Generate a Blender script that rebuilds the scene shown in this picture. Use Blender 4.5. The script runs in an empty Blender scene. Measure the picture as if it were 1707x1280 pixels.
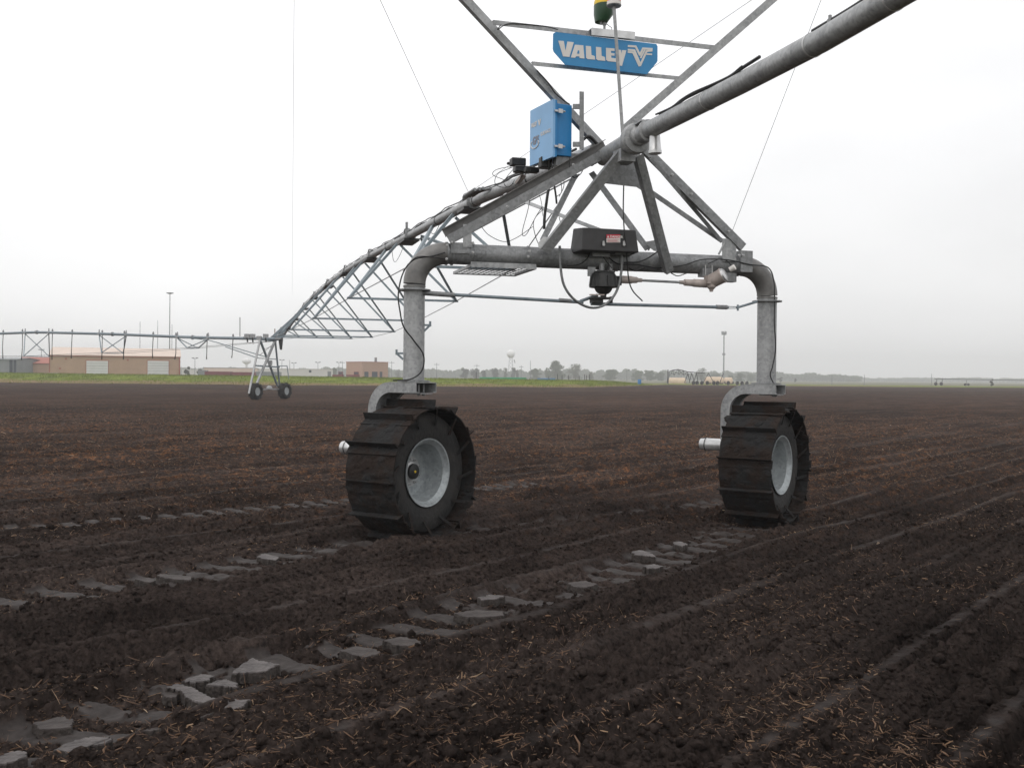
import bpy, math, random
import numpy as np
from mathutils import Vector, Matrix

random.seed(7)
rng = np.random.default_rng(11)
scene = bpy.context.scene
C = scene.collection

# ------------------------------------------------------------------ camera
HCAM = 1.63
FPX = 1700.0                      # focal length in photo pixels (photo 1707 x 1280)
PITCH, ROLL = math.atan(11.5 / FPX), 0.0084
Fw = Vector((0, math.cos(PITCH), -math.sin(PITCH)))
R0 = Vector((1, 0, 0)); U0 = Vector((0, math.sin(PITCH), math.cos(PITCH)))
Rt = R0 * math.cos(ROLL) + U0 * math.sin(ROLL)
Up = -R0 * math.sin(ROLL) + U0 * math.cos(ROLL)
CAM = Vector((0, 0, HCAM))
cd = bpy.data.cameras.new('camera'); cam = bpy.data.objects.new('camera', cd); C.objects.link(cam)
cam.matrix_world = Matrix(((Rt.x, Up.x, -Fw.x, 0), (Rt.y, Up.y, -Fw.y, 0), (Rt.z, Up.z, -Fw.z, HCAM), (0, 0, 0, 1)))
cd.sensor_width = 36; cd.lens = FPX / 1707 * 36; cd.clip_end = 6000; cd.clip_start = 0.05
scene.camera = cam

# ------------------------------------------------------------------ world, sun, exposure
SUN_EL, SUN_AZ = math.radians(58), math.radians(215)
world = bpy.data.worlds.new('World'); scene.world = world; world.use_nodes = True
nt = world.node_tree; nt.nodes.clear(); N = nt.nodes.new; LK = nt.links.new
out = N('ShaderNodeOutputWorld'); bg = N('ShaderNodeBackground'); LK(bg.outputs[0], out.inputs[0])
sky = N('ShaderNodeTexSky'); sky.sky_type = 'NISHITA'; sky.sun_disc = False
sky.sun_elevation = SUN_EL; sky.sun_rotation = SUN_AZ; sky.dust_density = 8; sky.air_density = 1.5
tc = N('ShaderNodeTexCoord'); sx = N('ShaderNodeSeparateXYZ'); LK(tc.outputs['Generated'], sx.inputs[0])
ramp = N('ShaderNodeValToRGB'); LK(sx.outputs['Z'], ramp.inputs[0])
ce = ramp.color_ramp; ce.elements[0].position = 0.0; ce.elements[0].color = (.92, .915, .915, 1)
ce.elements[1].position = 0.34; ce.elements[1].color = (1.16, 1.16, 1.17, 1)
e = ce.elements.new(.09); e.color = (1.04, 1.04, 1.045, 1)
e = ce.elements.new(.2); e.color = (1.11, 1.11, 1.12, 1)
nz = N('ShaderNodeTexNoise'); nz.inputs['Scale'].default_value = 2.6; nz.inputs['Detail'].default_value = 5; nz.inputs['Roughness'].default_value = .5
mp = N('ShaderNodeMapping'); mp.inputs['Scale'].default_value = (1, 1, 2.6); LK(tc.outputs['Generated'], mp.inputs[0]); LK(mp.outputs[0], nz.inputs['Vector'])
mr = N('ShaderNodeMapRange'); mr.inputs[1].default_value = .3; mr.inputs[2].default_value = .7; mr.inputs[3].default_value = .93; mr.inputs[4].default_value = 1.07
LK(nz.outputs['Fac'], mr.inputs[0])
mr2 = N('ShaderNodeMapRange'); mr2.inputs[1].default_value = -.2; mr2.inputs[2].default_value = .6; mr2.inputs[3].default_value = 1.03; mr2.inputs[4].default_value = .87
LK(sx.outputs['X'], mr2.inputs[0])
mm = N('ShaderNodeMath'); mm.operation = 'MULTIPLY'; LK(mr.outputs[0], mm.inputs[0]); LK(mr2.outputs[0], mm.inputs[1])
vm = N('ShaderNodeVectorMath'); vm.operation = 'SCALE'; LK(ramp.outputs[0], vm.inputs[0]); LK(mm.outputs[0], vm.inputs['Scale'])
vs = N('ShaderNodeVectorMath'); vs.operation = 'SCALE'; LK(sky.outputs[0], vs.inputs[0]); vs.inputs['Scale'].default_value = .008
va = N('ShaderNodeVectorMath'); va.operation = 'ADD'; LK(vm.outputs[0], va.inputs[0]); LK(vs.outputs[0], va.inputs[1])
LK(va.outputs[0], bg.inputs[0]); bg.inputs[1].default_value = 1.0

sl = bpy.data.lights.new('sun', 'SUN'); sl.energy = .5; sl.angle = math.radians(50); sl.color = (1, .98, .95)
so = bpy.data.objects.new('sun', sl); C.objects.link(so)
sd = Vector((math.sin(SUN_AZ) * math.cos(SUN_EL), math.cos(SUN_AZ) * math.cos(SUN_EL), math.sin(SUN_EL)))
so.rotation_euler = (-sd).to_track_quat('-Z', 'Y').to_euler()
vsn = scene.view_settings; vsn.view_transform = 'Standard'; vsn.look = 'None'; vsn.exposure = 0.0; vsn.gamma = 1; vsn.use_curve_mapping = False

# ------------------------------------------------------------------ geometry of the photograph
def ray(px, py):
    return Fw + Rt * ((px - 853.5) / FPX) - Up * ((py - 640) / FPX)
def at(px, py, Y):
    d = ray(px, py); t = Y / d.y
    return CAM + d * t
def ground(px, py, z=0.0):
    d = ray(px, py); t = (z - HCAM) / d.z
    p = CAM + d * t; return (p.x, p.y)
TC = Vector((0.95, 11.15, 0)); TH = math.radians(16.0)
UX = Vector((math.cos(TH), math.sin(TH), 0)); VX = Vector((-math.sin(TH), math.cos(TH), 0))
def L(px, py, s):
    """a photo pixel on the vertical plane s metres behind the near tower -> tower coordinates (across, along, up)"""
    d = ray(px, py); o = TC + VX * s
    t = (o - CAM).dot(VX) / d.dot(VX)
    p = CAM + d * t - TC
    return Vector((p.dot(UX), s, p.z))

# ------------------------------------------------------------------ materials
def new_mat(name):
    m = bpy.data.materials.new(name); m.use_nodes = True
    b = m.node_tree.nodes['Principled BSDF']; return m, m.node_tree, b
def mat(name, col, rough=.6, metal=0., var=.25, scale=8., bump=.0, bscale=40., col2=None, spec=.5, detail=4, lo=.35, hi=.65, coord='Object'):
    m, t, b = new_mat(name)
    tcn = t.nodes.new('ShaderNodeTexCoord'); n = t.nodes.new('ShaderNodeTexNoise')
    n.inputs['Scale'].default_value = scale; n.inputs['Detail'].default_value = detail; n.inputs['Roughness'].default_value = .6
    t.links.new(tcn.outputs[coord], n.inputs['Vector'])
    r = t.nodes.new('ShaderNodeValToRGB'); t.links.new(n.outputs['Fac'], r.inputs[0])
    c2 = col2 or tuple(min(1, c * (1 + var)) for c in col); c1 = col if col2 else tuple(c * (1 - var) for c in col)
    r.color_ramp.elements[0].position = lo; r.color_ramp.elements[1].position = hi
    r.color_ramp.elements[0].color = (*c1, 1); r.color_ramp.elements[1].color = (*c2, 1)
    t.links.new(r.outputs[0], b.inputs['Base Color'])
    b.inputs['Roughness'].default_value = rough; b.inputs['Metallic'].default_value = metal
    b.inputs['Specular IOR Level'].default_value = spec
    if bump:
        n2 = t.nodes.new('ShaderNodeTexNoise'); n2.inputs['Scale'].default_value = bscale; n2.inputs['Detail'].default_value = 6
        t.links.new(tcn.outputs[coord], n2.inputs['Vector'])
        bp = t.nodes.new('ShaderNodeBump'); bp.inputs['Strength'].default_value = bump; bp.inputs['Distance'].default_value = .02
        t.links.new(n2.outputs['Fac'], bp.inputs['Height']); t.links.new(bp.outputs[0], b.inputs['Normal'])
    return m
def galv(name, c1, c2, rough=.45, metal=.35):
    """hot-dip galvanised steel: spangle cells, soft stains"""
    m, t, b = new_mat(name); nd = t.nodes.new; lk = t.links.new
    tcn = nd('ShaderNodeTexCoord')
    v = nd('ShaderNodeTexVoronoi'); v.inputs['Scale'].default_value = 38; lk(tcn.outputs['Object'], v.inputs['Vector'])
    n = nd('ShaderNodeTexNoise'); n.inputs['Scale'].default_value = 6; n.inputs['Detail'].default_value = 9; n.inputs['Roughness'].default_value = .7; mz = nd('ShaderNodeMapping'); mz.inputs['Scale'].default_value = (1, 1, .3); lk(tcn.outputs['Object'], mz.inputs[0]); lk(mz.outputs[0], n.inputs['Vector'])
    s = nd('ShaderNodeSeparateColor'); lk(v.outputs['Color'], s.inputs[0])
    mx = nd('ShaderNodeMath'); mx.operation = 'MULTIPLY_ADD'; lk(s.outputs[0], mx.inputs[0]); mx.inputs[1].default_value = .26; lk(n.outputs['Fac'], mx.inputs[2])
    r = nd('ShaderNodeValToRGB'); r.color_ramp.elements[0].position = .34; r.color_ramp.elements[1].position = .82
    r.color_ramp.elements[0].color = (*c1, 1); r.color_ramp.elements[1].color = (*c2, 1); lk(mx.outputs[0], r.inputs[0]); lk(r.outputs[0], b.inputs['Base Color'])
    rr = nd('ShaderNodeMapRange'); rr.inputs[3].default_value = rough - .1; rr.inputs[4].default_value = rough + .15; lk(n.outputs['Fac'], rr.inputs[0]); lk(rr.outputs[0], b.inputs['Roughness'])
    b.inputs['Metallic'].default_value = metal
    return m
M = {}
M['galv'] = galv('galvanised_steel', (.215, .22, .225), (.42, .425, .43))
M['galvd'] = galv('weathered_galvanised', (.14, .144, .148), (.30, .305, .31), .5, .35)
M['elbow'] = mat('grey_steel_elbow', (.17, .165, .16), .45, .3, .15, 12, .15, 200)
M['alu'] = mat('bright_aluminium', (.62, .62, .62), .35, .6, .12, 10)
M['rim'] = galv('rim_galvanised', (.24, .26, .27), (.42, .45, .46), .4, .3)
M['truss'] = galv('truss_steel', (.15, .185, .21), (.27, .32, .35), .5, .3)
M['black'] = mat('black_rubber_cable', (.012, .012, .013), .5, 0, .2)
M['cast'] = mat('black_cast_iron', (.02, .02, .02), .45, .1, .3, 20, .3, 60)
M['cover'] = mat('black_plastic_cover', (.028, .027, .028), .5, 0, .25, 6, .1, 120)
M['tan'] = mat('weathered_tan_plastic', (.42, .36, .33), .6, 0, .2, 9)
M['blue'] = mat('blue_paint', (.010, .20, .48), .4, 0, .06, 3)
M['bluesheen'] = mat('door_blue_with_sky_sheen', (.22, .44, .72), .4, 0, .05, 3)  # box blue lightened: the door's reflection of the sky is in its colour
M['signblue'] = mat('blue_sign_paint', (.035, .24, .50), .5, 0, .08, 3)
M['white'] = mat('white_lettering', (.72, .69, .66), .6, 0, .04, 4)
M['gry'] = mat('grey_print', (.24, .24, .28), .6, 0, .2, 30)
M['red'] = mat('red_label', (.55, .02, .05), .5, 0, .05)
M['redpl'] = mat('red_dome_plastic', (.60, .05, .03), .4, 0, .05)
M['yel'] = mat('yellow_dome_plastic', (.75, .52, .03), .4, 0, .05)
M['grn'] = mat('green_receiver_plastic', (.012, .055, .022), .4, 0, .1)
M['rubber'] = mat('dusty_tyre_rubber', (.013, .013, .013), .85, 0, .3, 6, .5, 25, col2=(.028, .025, .023))
M['paddle'] = mat('muddy_paddle_steel', (.021, .0135, .0105), .9, 0, .3, 4.5, 1., 22, col2=(.019, .019, .0195), detail=8, lo=.44, hi=.56, spec=.25)
M['mud'] = mat('caked_mud', (.020, .014, .011), .9, 0, .3, 9, 1, 30, col2=(.045, .028, .02), detail=8)
M['bolt'] = mat('zinc_bolt', (.5, .5, .5), .35, .6, .05)

# ------------------------------------------------------------------ mesh helpers
def frame_of(d, up=Vector((0, 0, 1))):
    d = d.normalized()
    if abs(d.dot(up)) > .985: up = Vector((1, 0, 0)) if abs(d.x) < .9 else Vector((0, 1, 0))
    s = d.cross(up).normalized(); u = s.cross(d).normalized()
    return s, u
class MB:
    def __init__(self): self.v = []; self.f = []
    def add(self, vs, fs):
        o = len(self.v); self.v += [tuple(x) for x in vs]; self.f += [tuple(i + o for i in f) for f in fs]; return self
    def sweep(self, p0, p1, sec, up=Vector((0, 0, 1))):
        p0, p1 = Vector(p0), Vector(p1); s, u = frame_of(p1 - p0, Vector(up)); n = len(sec)
        vs = [p0 + s * a + u * b for a, b in sec] + [p1 + s * a + u * b for a, b in sec]
        fs = [(i, (i + 1) % n, n + (i + 1) % n, n + i) for i in range(n)] + [tuple(range(n))[::-1], tuple(range(n, 2 * n))]
        return self.add(vs, fs)
    def bar(self, p0, p1, w, h, up=Vector((0, 0, 1))):
        return self.sweep(p0, p1, [(-w / 2, -h / 2), (w / 2, -h / 2), (w / 2, h / 2), (-w / 2, h / 2)], up)
    def angle(self, p0, p1, a, t, up=Vector((0, 0, 1)), fx=1, fy=1):
        sec = [(0, 0), (a, 0), (a, t), (t, t), (t, a), (0, a)]
        sec = [((x - a / 2) * fx, (y - a / 2) * fy) for x, y in sec]
        if fx * fy < 0: sec = sec[::-1]
        return self.sweep(p0, p1, sec, up)
    def channel(self, p0, p1, h, fl, t, up=Vector((0, 0, 1)), fx=1):
        sec = [(0, -h / 2), (fl, -h / 2), (fl, -h / 2 + t), (t, -h / 2 + t), (t, h / 2 - t), (fl, h / 2 - t), (fl, h / 2), (0, h / 2)]
        sec = [(x * fx, y) for x, y in sec]
        if fx < 0: sec = sec[::-1]
        return self.sweep(p0, p1, sec, up)
    def box(self, c, s, rz=0.):
        c = Vector(c); R = Matrix.Rotation(rz, 3, 'Z'); x, y, z = [q / 2 for q in s]
        vs = [c + R @ Vector((a * x, b * y, d * z)) for d in (-1, 1) for a, b in ((-1, -1), (1, -1), (1, 1), (-1, 1))]
        return self.add(vs, [(3, 2, 1, 0), (4, 5, 6, 7), (0, 1, 5, 4), (1, 2, 6, 5), (2, 3, 7, 6), (3, 0, 4, 7)])
    def tube(self, pts, r, n=10, cap=True):
        pts = [Vector(p) for p in pts]; rs = r if isinstance(r, (list, tuple)) else [r] * len(pts)
        vs = []; s0 = None
        for i, p in enumerate(pts):
            d = (pts[min(i + 1, len(pts) - 1)] - pts[max(i - 1, 0)])
            if d.length < 1e-9: d = Vector((0, 0, 1))
            d.normalize()
            if s0 is None: s, u = frame_of(d)
            else:
                s = (s0 - d * s0.dot(d)).normalized(); u = s.cross(d)
            s0 = s
            for k in range(n):
                a = 2 * math.pi * k / n; vs.append(p + s * math.cos(a) * rs[i] + u * math.sin(a) * rs[i])
        fs = [(i * n + k, i * n + (k + 1) % n, (i + 1) * n + (k + 1) % n, (i + 1) * n + k) for i in range(len(pts) - 1) for k in range(n)]
        if cap: fs += [tuple(range(n))[::-1], tuple(range((len(pts) - 1) * n, len(pts) * n))]
        return self.add(vs, fs)
    def lathe(self, o, ax, prof, n=24, cap=True):
        """prof: (distance along the axis, radius)"""
        o, ax = Vector(o), Vector(ax).normalized(); s, u = frame_of(ax); vs = []
        for z, r in prof:
            for k in range(n):
                a = 2 * math.pi * k / n; vs.append(o + ax * z + (s * math.cos(a) + u * math.sin(a)) * r)
        fs = [(i * n + k, i * n + (k + 1) % n, (i + 1) * n + (k + 1) % n, (i + 1) * n + k) for i in range(len(prof) - 1) for k in range(n)]
        if cap and prof[0][1] > 1e-4: fs.append(tuple(range(n))[::-1])
        if cap and prof[-1][1] > 1e-4: fs.append(tuple(range((len(prof) - 1) * n, len(prof) * n)))
        return self.add(vs, fs)
    def plate(self, pts, nrm, t):
        pts = [Vector(p) for p in pts]; nrm = Vector(nrm).normalized() * t / 2; n = len(pts)
        return self.add([p + nrm for p in pts] + [p - nrm for p in pts],
                        [tuple(range(n)), tuple(range(n, 2 * n))[::-1]] + [(i, n + i, n + (i + 1) % n, (i + 1) % n) for i in range(n)])
    def build(self, name, m, parent=None, smooth=35, label=None):
        me = bpy.data.meshes.new(name); me.from_pydata(self.v, [], self.f); me.materials.append(m)
        import bmesh
        b = bmesh.new(); b.from_mesh(me); bmesh.ops.recalc_face_normals(b, faces=b.faces); b.to_mesh(me); b.free()
        if smooth:
            me.polygons.foreach_set('use_smooth', [True] * len(me.polygons)); me.set_sharp_from_angle(angle=math.radians(smooth))
        o = bpy.data.objects.new(name, me); C.objects.link(o)
        if parent: o.parent = parent
        if label: o['label'] = label
        return o
def empty(name, loc=(0, 0, 0), rz=0., parent=None):
    o = bpy.data.objects.new(name, None); C.objects.link(o); o.location = loc; o.rotation_euler = (0, 0, rz); o.empty_display_size = .3
    if parent: o.parent = parent
    return o
def tag(o, label=None, cat=None, group=None, kind=None):
    if label: o['label'] = label
    if cat: o['category'] = cat
    if group: o['group'] = group
    if cat and not kind: kind = 'thing'
    if kind: o['kind'] = kind
    return o
def curve(ctrl, n=10):
    """Catmull-Rom through the control points"""
    P = [Vector(p) for p in ctrl]; P = [P[0] * 2 - P[1]] + P + [P[-1] * 2 - P[-2]]; o = []
    for i in range(1, len(P) - 2):
        for k in range(n):
            t = k / n; a, b, c, d = P[i - 1], P[i], P[i + 1], P[i + 2]
            o.append(.5 * ((2 * b) + (c - a) * t + (2 * a - 5 * b + 4 * c - d) * t * t + (3 * b - a - 3 * c + d) * t ** 3))
    return o + [P[-2]]
def cable(pxs, r, name='cable', parent=None, m=None, s=-.2, n=6):
    pts = [L(q[0], q[1], q[2] if len(q) > 2 else s) for q in pxs]
    return MB().tube(curve(pts, 8), r, n).build(name, m or M['black'], parent, 60)

# ------------------------------------------------------------------ noise on the ground
def vnoise(x, y, seed):
    xi = np.floor(x).astype(np.int64); yi = np.floor(y).astype(np.int64); fx = x - xi; fy = y - yi
    fx = fx * fx * fx * (fx * (fx * 6 - 15) + 10); fy = fy * fy * fy * (fy * (fy * 6 - 15) + 10)
    def h(a, b):
        n = (a * 374761393 + b * 668265263 + seed * 1442695041) & 0xffffffff
        n = ((n ^ (n >> 13)) * 1274126177) & 0xffffffff
        n = ((n ^ (n >> 16)) * 2246822519) & 0xffffffff
        return ((n ^ (n >> 15)) & 0xffffff) / 0xffffff
    return (h(xi, yi) * (1 - fx) + h(xi + 1, yi) * fx) * (1 - fy) + (h(xi, yi + 1) * (1 - fx) + h(xi + 1, yi + 1) * fx) * fy
def cells(x, y, seed):
    """distance to the nearest scattered point and that point's own random value"""
    xi = np.floor(x).astype(np.int64); yi = np.floor(y).astype(np.int64); best = np.full(x.shape, 9.); val = np.zeros(x.shape)
    def h(a, b, k):
        n = (a * 374761393 + b * 668265263 + (seed + k) * 1442695041) & 0xffffffff
        n = ((n ^ (n >> 13)) * 1274126177) & 0xffffffff; n = ((n ^ (n >> 16)) * 2246822519) & 0xffffffff
        return ((n ^ (n >> 15)) & 0xffffff) / 0xffffff
    for i in (-1, 0, 1):
        for j in (-1, 0, 1):
            a, b = xi + i, yi + j; d = np.hypot(a + h(a, b, 0) - x, b + h(a, b, 1) - y); m = d < best
            best = np.where(m, d, best); val = np.where(m, h(a, b, 2), val)
    return best, val
TILL = math.radians(38.5)
DT = (math.sin(TILL), math.cos(TILL))
def poly_dist(x, y, P):
    """signed distance to a polyline and arc length along it"""
    best = np.full(x.shape, 1e9); sgn = np.zeros(x.shape); arc = np.zeros(x.shape); a0 = 0.
    for (ax, ay), (bx, by) in zip(P[:-1], P[1:]):
        dx, dy = bx - ax, by - ay; l = math.hypot(dx, dy); dx /= l; dy /= l
        t = np.clip((x - ax) * dx + (y - ay) * dy, 0, l)
        ex = x - ax - dx * t; ey = y - ay - dy * t; d = np.hypot(ex, ey); m = d < best
        best = np.where(m, d, best); sgn = np.where(m, dx * ey - dy * ex, sgn); arc = np.where(m, a0 + t, arc); a0 += l
    return np.where(sgn < 0, -best, best), arc
WH_L, WH_R = (-1.02, 10.58), (2.92, 11.72)
WDIR = (math.sin(math.radians(34.5)), math.cos(math.radians(34.5)))
TRACK_L = [ground(-260, 1062), ground(0, 1008), ground(130, 985), ground(330, 955), ground(470, 928), WH_L]
TRACK_R = [ground(-180, 1330), ground(60, 1238), ground(240, 1175), ground(400, 1118), ground(600, 1080), ground(800, 1012), ground(1000, 962), ground(1130, 920), WH_R]
OLD_A = [ground(-300, 915), ground(0, 887), ground(300, 862), ground(570, 838), ground(900, 808)]
OLD_B = [ground(560, 905), ground(760, 886), ground(960, 862), ground(1150, 840), ground(1350, 815)]
OLD_C = [ground(1200, 775), ground(1350, 755), ground(1520, 728), ground(1760, 698)]
OLD_D = [ground(1240, 812), ground(1400, 790), ground(1560, 757), ground(1760, 724)]
def ground_fn(x, y):
    """height, smoothness (0 loose .. 1 pressed) of the worked soil at world x, y"""
    a = x * DT[0] + y * DT[1]; c = x * DT[1] - y * DT[0]
    cw = c + .07 * (vnoise(a * .3, c * .5, 3) - .5)
    ph = (cw + 3.46) / .76
    row = ph - np.round(ph)
    fade = np.clip((60 - y) / 40, .15, 1)
    wob = .6 + .8 * vnoise(a * .4, np.round(ph) * 5.1, 33)
    h = wob * (.022 * np.exp(-(row / .09) ** 4) - .060 * np.exp(-((row - .155) / .045) ** 2) - .035 * np.exp(-((row + .15) / .035) ** 2) + .026 * np.exp(-((row - .27) / .06) ** 2) - .038 * np.exp(-((np.abs(row) - .47) / .045) ** 2)) + .030 * (vnoise(c * 4.2, a * .16, 5) - .5) + .020 * (vnoise(c * 9.5, a * .4, 6) - .5)
    low = vnoise(a * .4, c * .7, 9) - .5; h = (h + .03 * low) * np.clip(1.6 - y / 60, .5, 1.5)
    rough = .35 + 1.2 * vnoise(a * .6, c * 2.6, 21)
    strip = np.exp(-((row + .02 * (vnoise(a * 2, c * 0, 34) - .5)) / .062) ** 4) * np.clip(vnoise(a * .45, np.round(ph) * 7.3, 31) * 3 - .55, 0, 1) * (.45 + .8 * vnoise(a * 9, c * 14, 35))
    rough = rough * (1 - .8 * strip) * (1 - .3 * np.exp(-(row / .1) ** 2))
    n1 = vnoise(a * 4.0, c * 6, 40) - .5
    n2 = np.abs(vnoise(a * 10, c * 13, 41) - .5) * 2
    n3 = np.abs(vnoise(x * 24, y * 24, 42) - .5) * 2
    n4 = vnoise(x * 47, y * 47, 43) - .5
    n5 = vnoise(x * 95, y * 95, 44) - .5
    cl = np.clip((vnoise(x * 15, y * 15, 45) - .62) * 4, 0, 1)
    wx_, wy_ = x + .02 * (n3 - .5), y + .02 * n4
    c1, v1 = cells(wx_ * 17, wy_ * 17, 71); c2, v2 = cells(wx_ * 34, wy_ * 34, 72)
    lump = .036 * np.clip(1.5 - c1 / .38, 0, .9) * np.clip((v1 - .4) * 2., 0, 1) + .017 * np.clip(1.5 - c2 / .38, 0, .9) * np.clip((v2 - .3) * 1.8, 0, 1) + .006 * (vnoise(x * 140, y * 140, 73) - .5)
    det = lump - .010 + .034 * n1 + .034 * (.5 - n2) + .022 * (.5 - n3) + .014 * n4 + .008 * n5 + .02 * cl
    sm = strip * .50 * np.clip((70 - y) / 30, 0, 1)
    def pads(P, half, pitch, depth, padlen, cover, seed, h, sm, rough, lean=.0, tilt=.02, ragged=1.):
        d, s = poly_dist(x, y, P)
        inn = np.clip((half + .05 - np.abs(d)) / .06, 0, 1)
        u = (s + lean * d) / pitch; k = np.floor(u); f = u - k
        vis = .6 * vnoise(k * 3.7 + .5, d * 3 + s * .8, seed) + ragged * (.34 * vnoise(x * 11, y * 11, seed + 7) + .30 * vnoise(x * 34, y * 34, seed + 8) - .06) + .1 + .22 * (1 - ragged)
        pad = np.clip(np.minimum(f, padlen - f) / .05, 0, 1) * inn * np.clip((vis - 1 + cover) * 13, 0, 1)
        lip = np.exp(-((np.abs(d) - half - .07) / .07) ** 2)
        ends = np.clip((np.minimum(s, 1e9)) / .3, 0, 1)
        hh = h * (1 - .8 * inn) - depth * inn - .022 * inn * (1 - np.clip(np.minimum(f, padlen - f) / .06, 0, 1)) + .02 * lip + tilt * (f - .4) * pad
        return hh, np.maximum(sm * (1 - .5 * inn), pad), rough * (1 - .86 * pad) * (1 - .3 * inn)
    h, sm, rough = pads(TRACK_L, .29, .36, .012, .50, .56, 51, h, sm, rough, .25)
    h, sm, rough = pads(TRACK_R, .29, .36, .012, .50, .52, 52, h, sm, rough, .25)
    h, sm1, rough = pads(OLD_A, .22, .27, -.022, .56, 1.08, 53, h, sm, rough, 0., .0, .3); sm = np.where(sm1 > sm, sm + (sm1 - sm) * .95, sm1)
    h, sm1, rough = pads(OLD_B, .20, .33, .03, .6, .6, 54, h, sm, rough); sm = np.where(sm1 > sm, sm + (sm1 - sm) * .6, sm1)
    for P, hw, sd in ((OLD_C, .28, 61), (OLD_D, .3, 62)):
        d, s = poly_dist(x, y, P); k = np.clip((hw - np.abs(d)) / .15, 0, 1) * np.clip(vnoise(s * .5, d, sd) * 2, .3, 1)
        sm = np.maximum(sm, k * .38); rough = rough * (1 - .6 * k); h = h - .02 * k
    h = h + det * rough * fade
    for wx, wy in (WH_L, WH_R):           # the wheels stand in the soil
        aa = (x - wx) * WDIR[0] + (y - wy) * WDIR[1]; bb = (x - wx) * WDIR[1] - (y - wy) * WDIR[0]
        k = np.clip(1.5 - np.hypot(aa / .42, bb / .36), 0, 1); h = h * (1 - k) + (-.06) * k
        rr_ = np.hypot(aa / 1.05, bb / .62); h = h + .022 * np.exp(-((rr_ - .85) / .18) ** 2) * (.5 + vnoise(x * 7, y * 7, 88))
        sm = sm * (1 - k)
    return h, sm

def grid_mesh(name, X, Y, Z, m, attrs=None, smooth=True):
    nr, nc = X.shape; me = bpy.data.meshes.new(name)
    co = np.stack([X, Y, Z], -1).reshape(-1, 3).astype(np.float32)
    idx = np.arange(nr * nc).reshape(nr, nc)
    q = np.stack([idx[:-1, :-1], idx[:-1, 1:], idx[1:, 1:], idx[1:, :-1]], -1).reshape(-1, 4)
    me.vertices.add(len(co)); me.vertices.foreach_set('co', co.ravel())
    me.loops.add(q.size); me.loops.foreach_set('vertex_index', q.ravel().astype(np.int32))
    me.polygons.add(len(q)); me.polygons.foreach_set('loop_start', np.arange(0, q.size, 4, dtype=np.int32))
    if smooth: me.polygons.foreach_set('use_smooth', np.ones(len(q), bool))
    me.update(calc_edges=True)
    for k, v in (attrs or {}).items():
        a = me.attributes.new(k, 'FLOAT', 'POINT'); a.data.foreach_set('value', v.ravel().astype(np.float32))
    me.materials.append(m); o = bpy.data.objects.new(name, me); C.objects.link(o); return o

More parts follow.
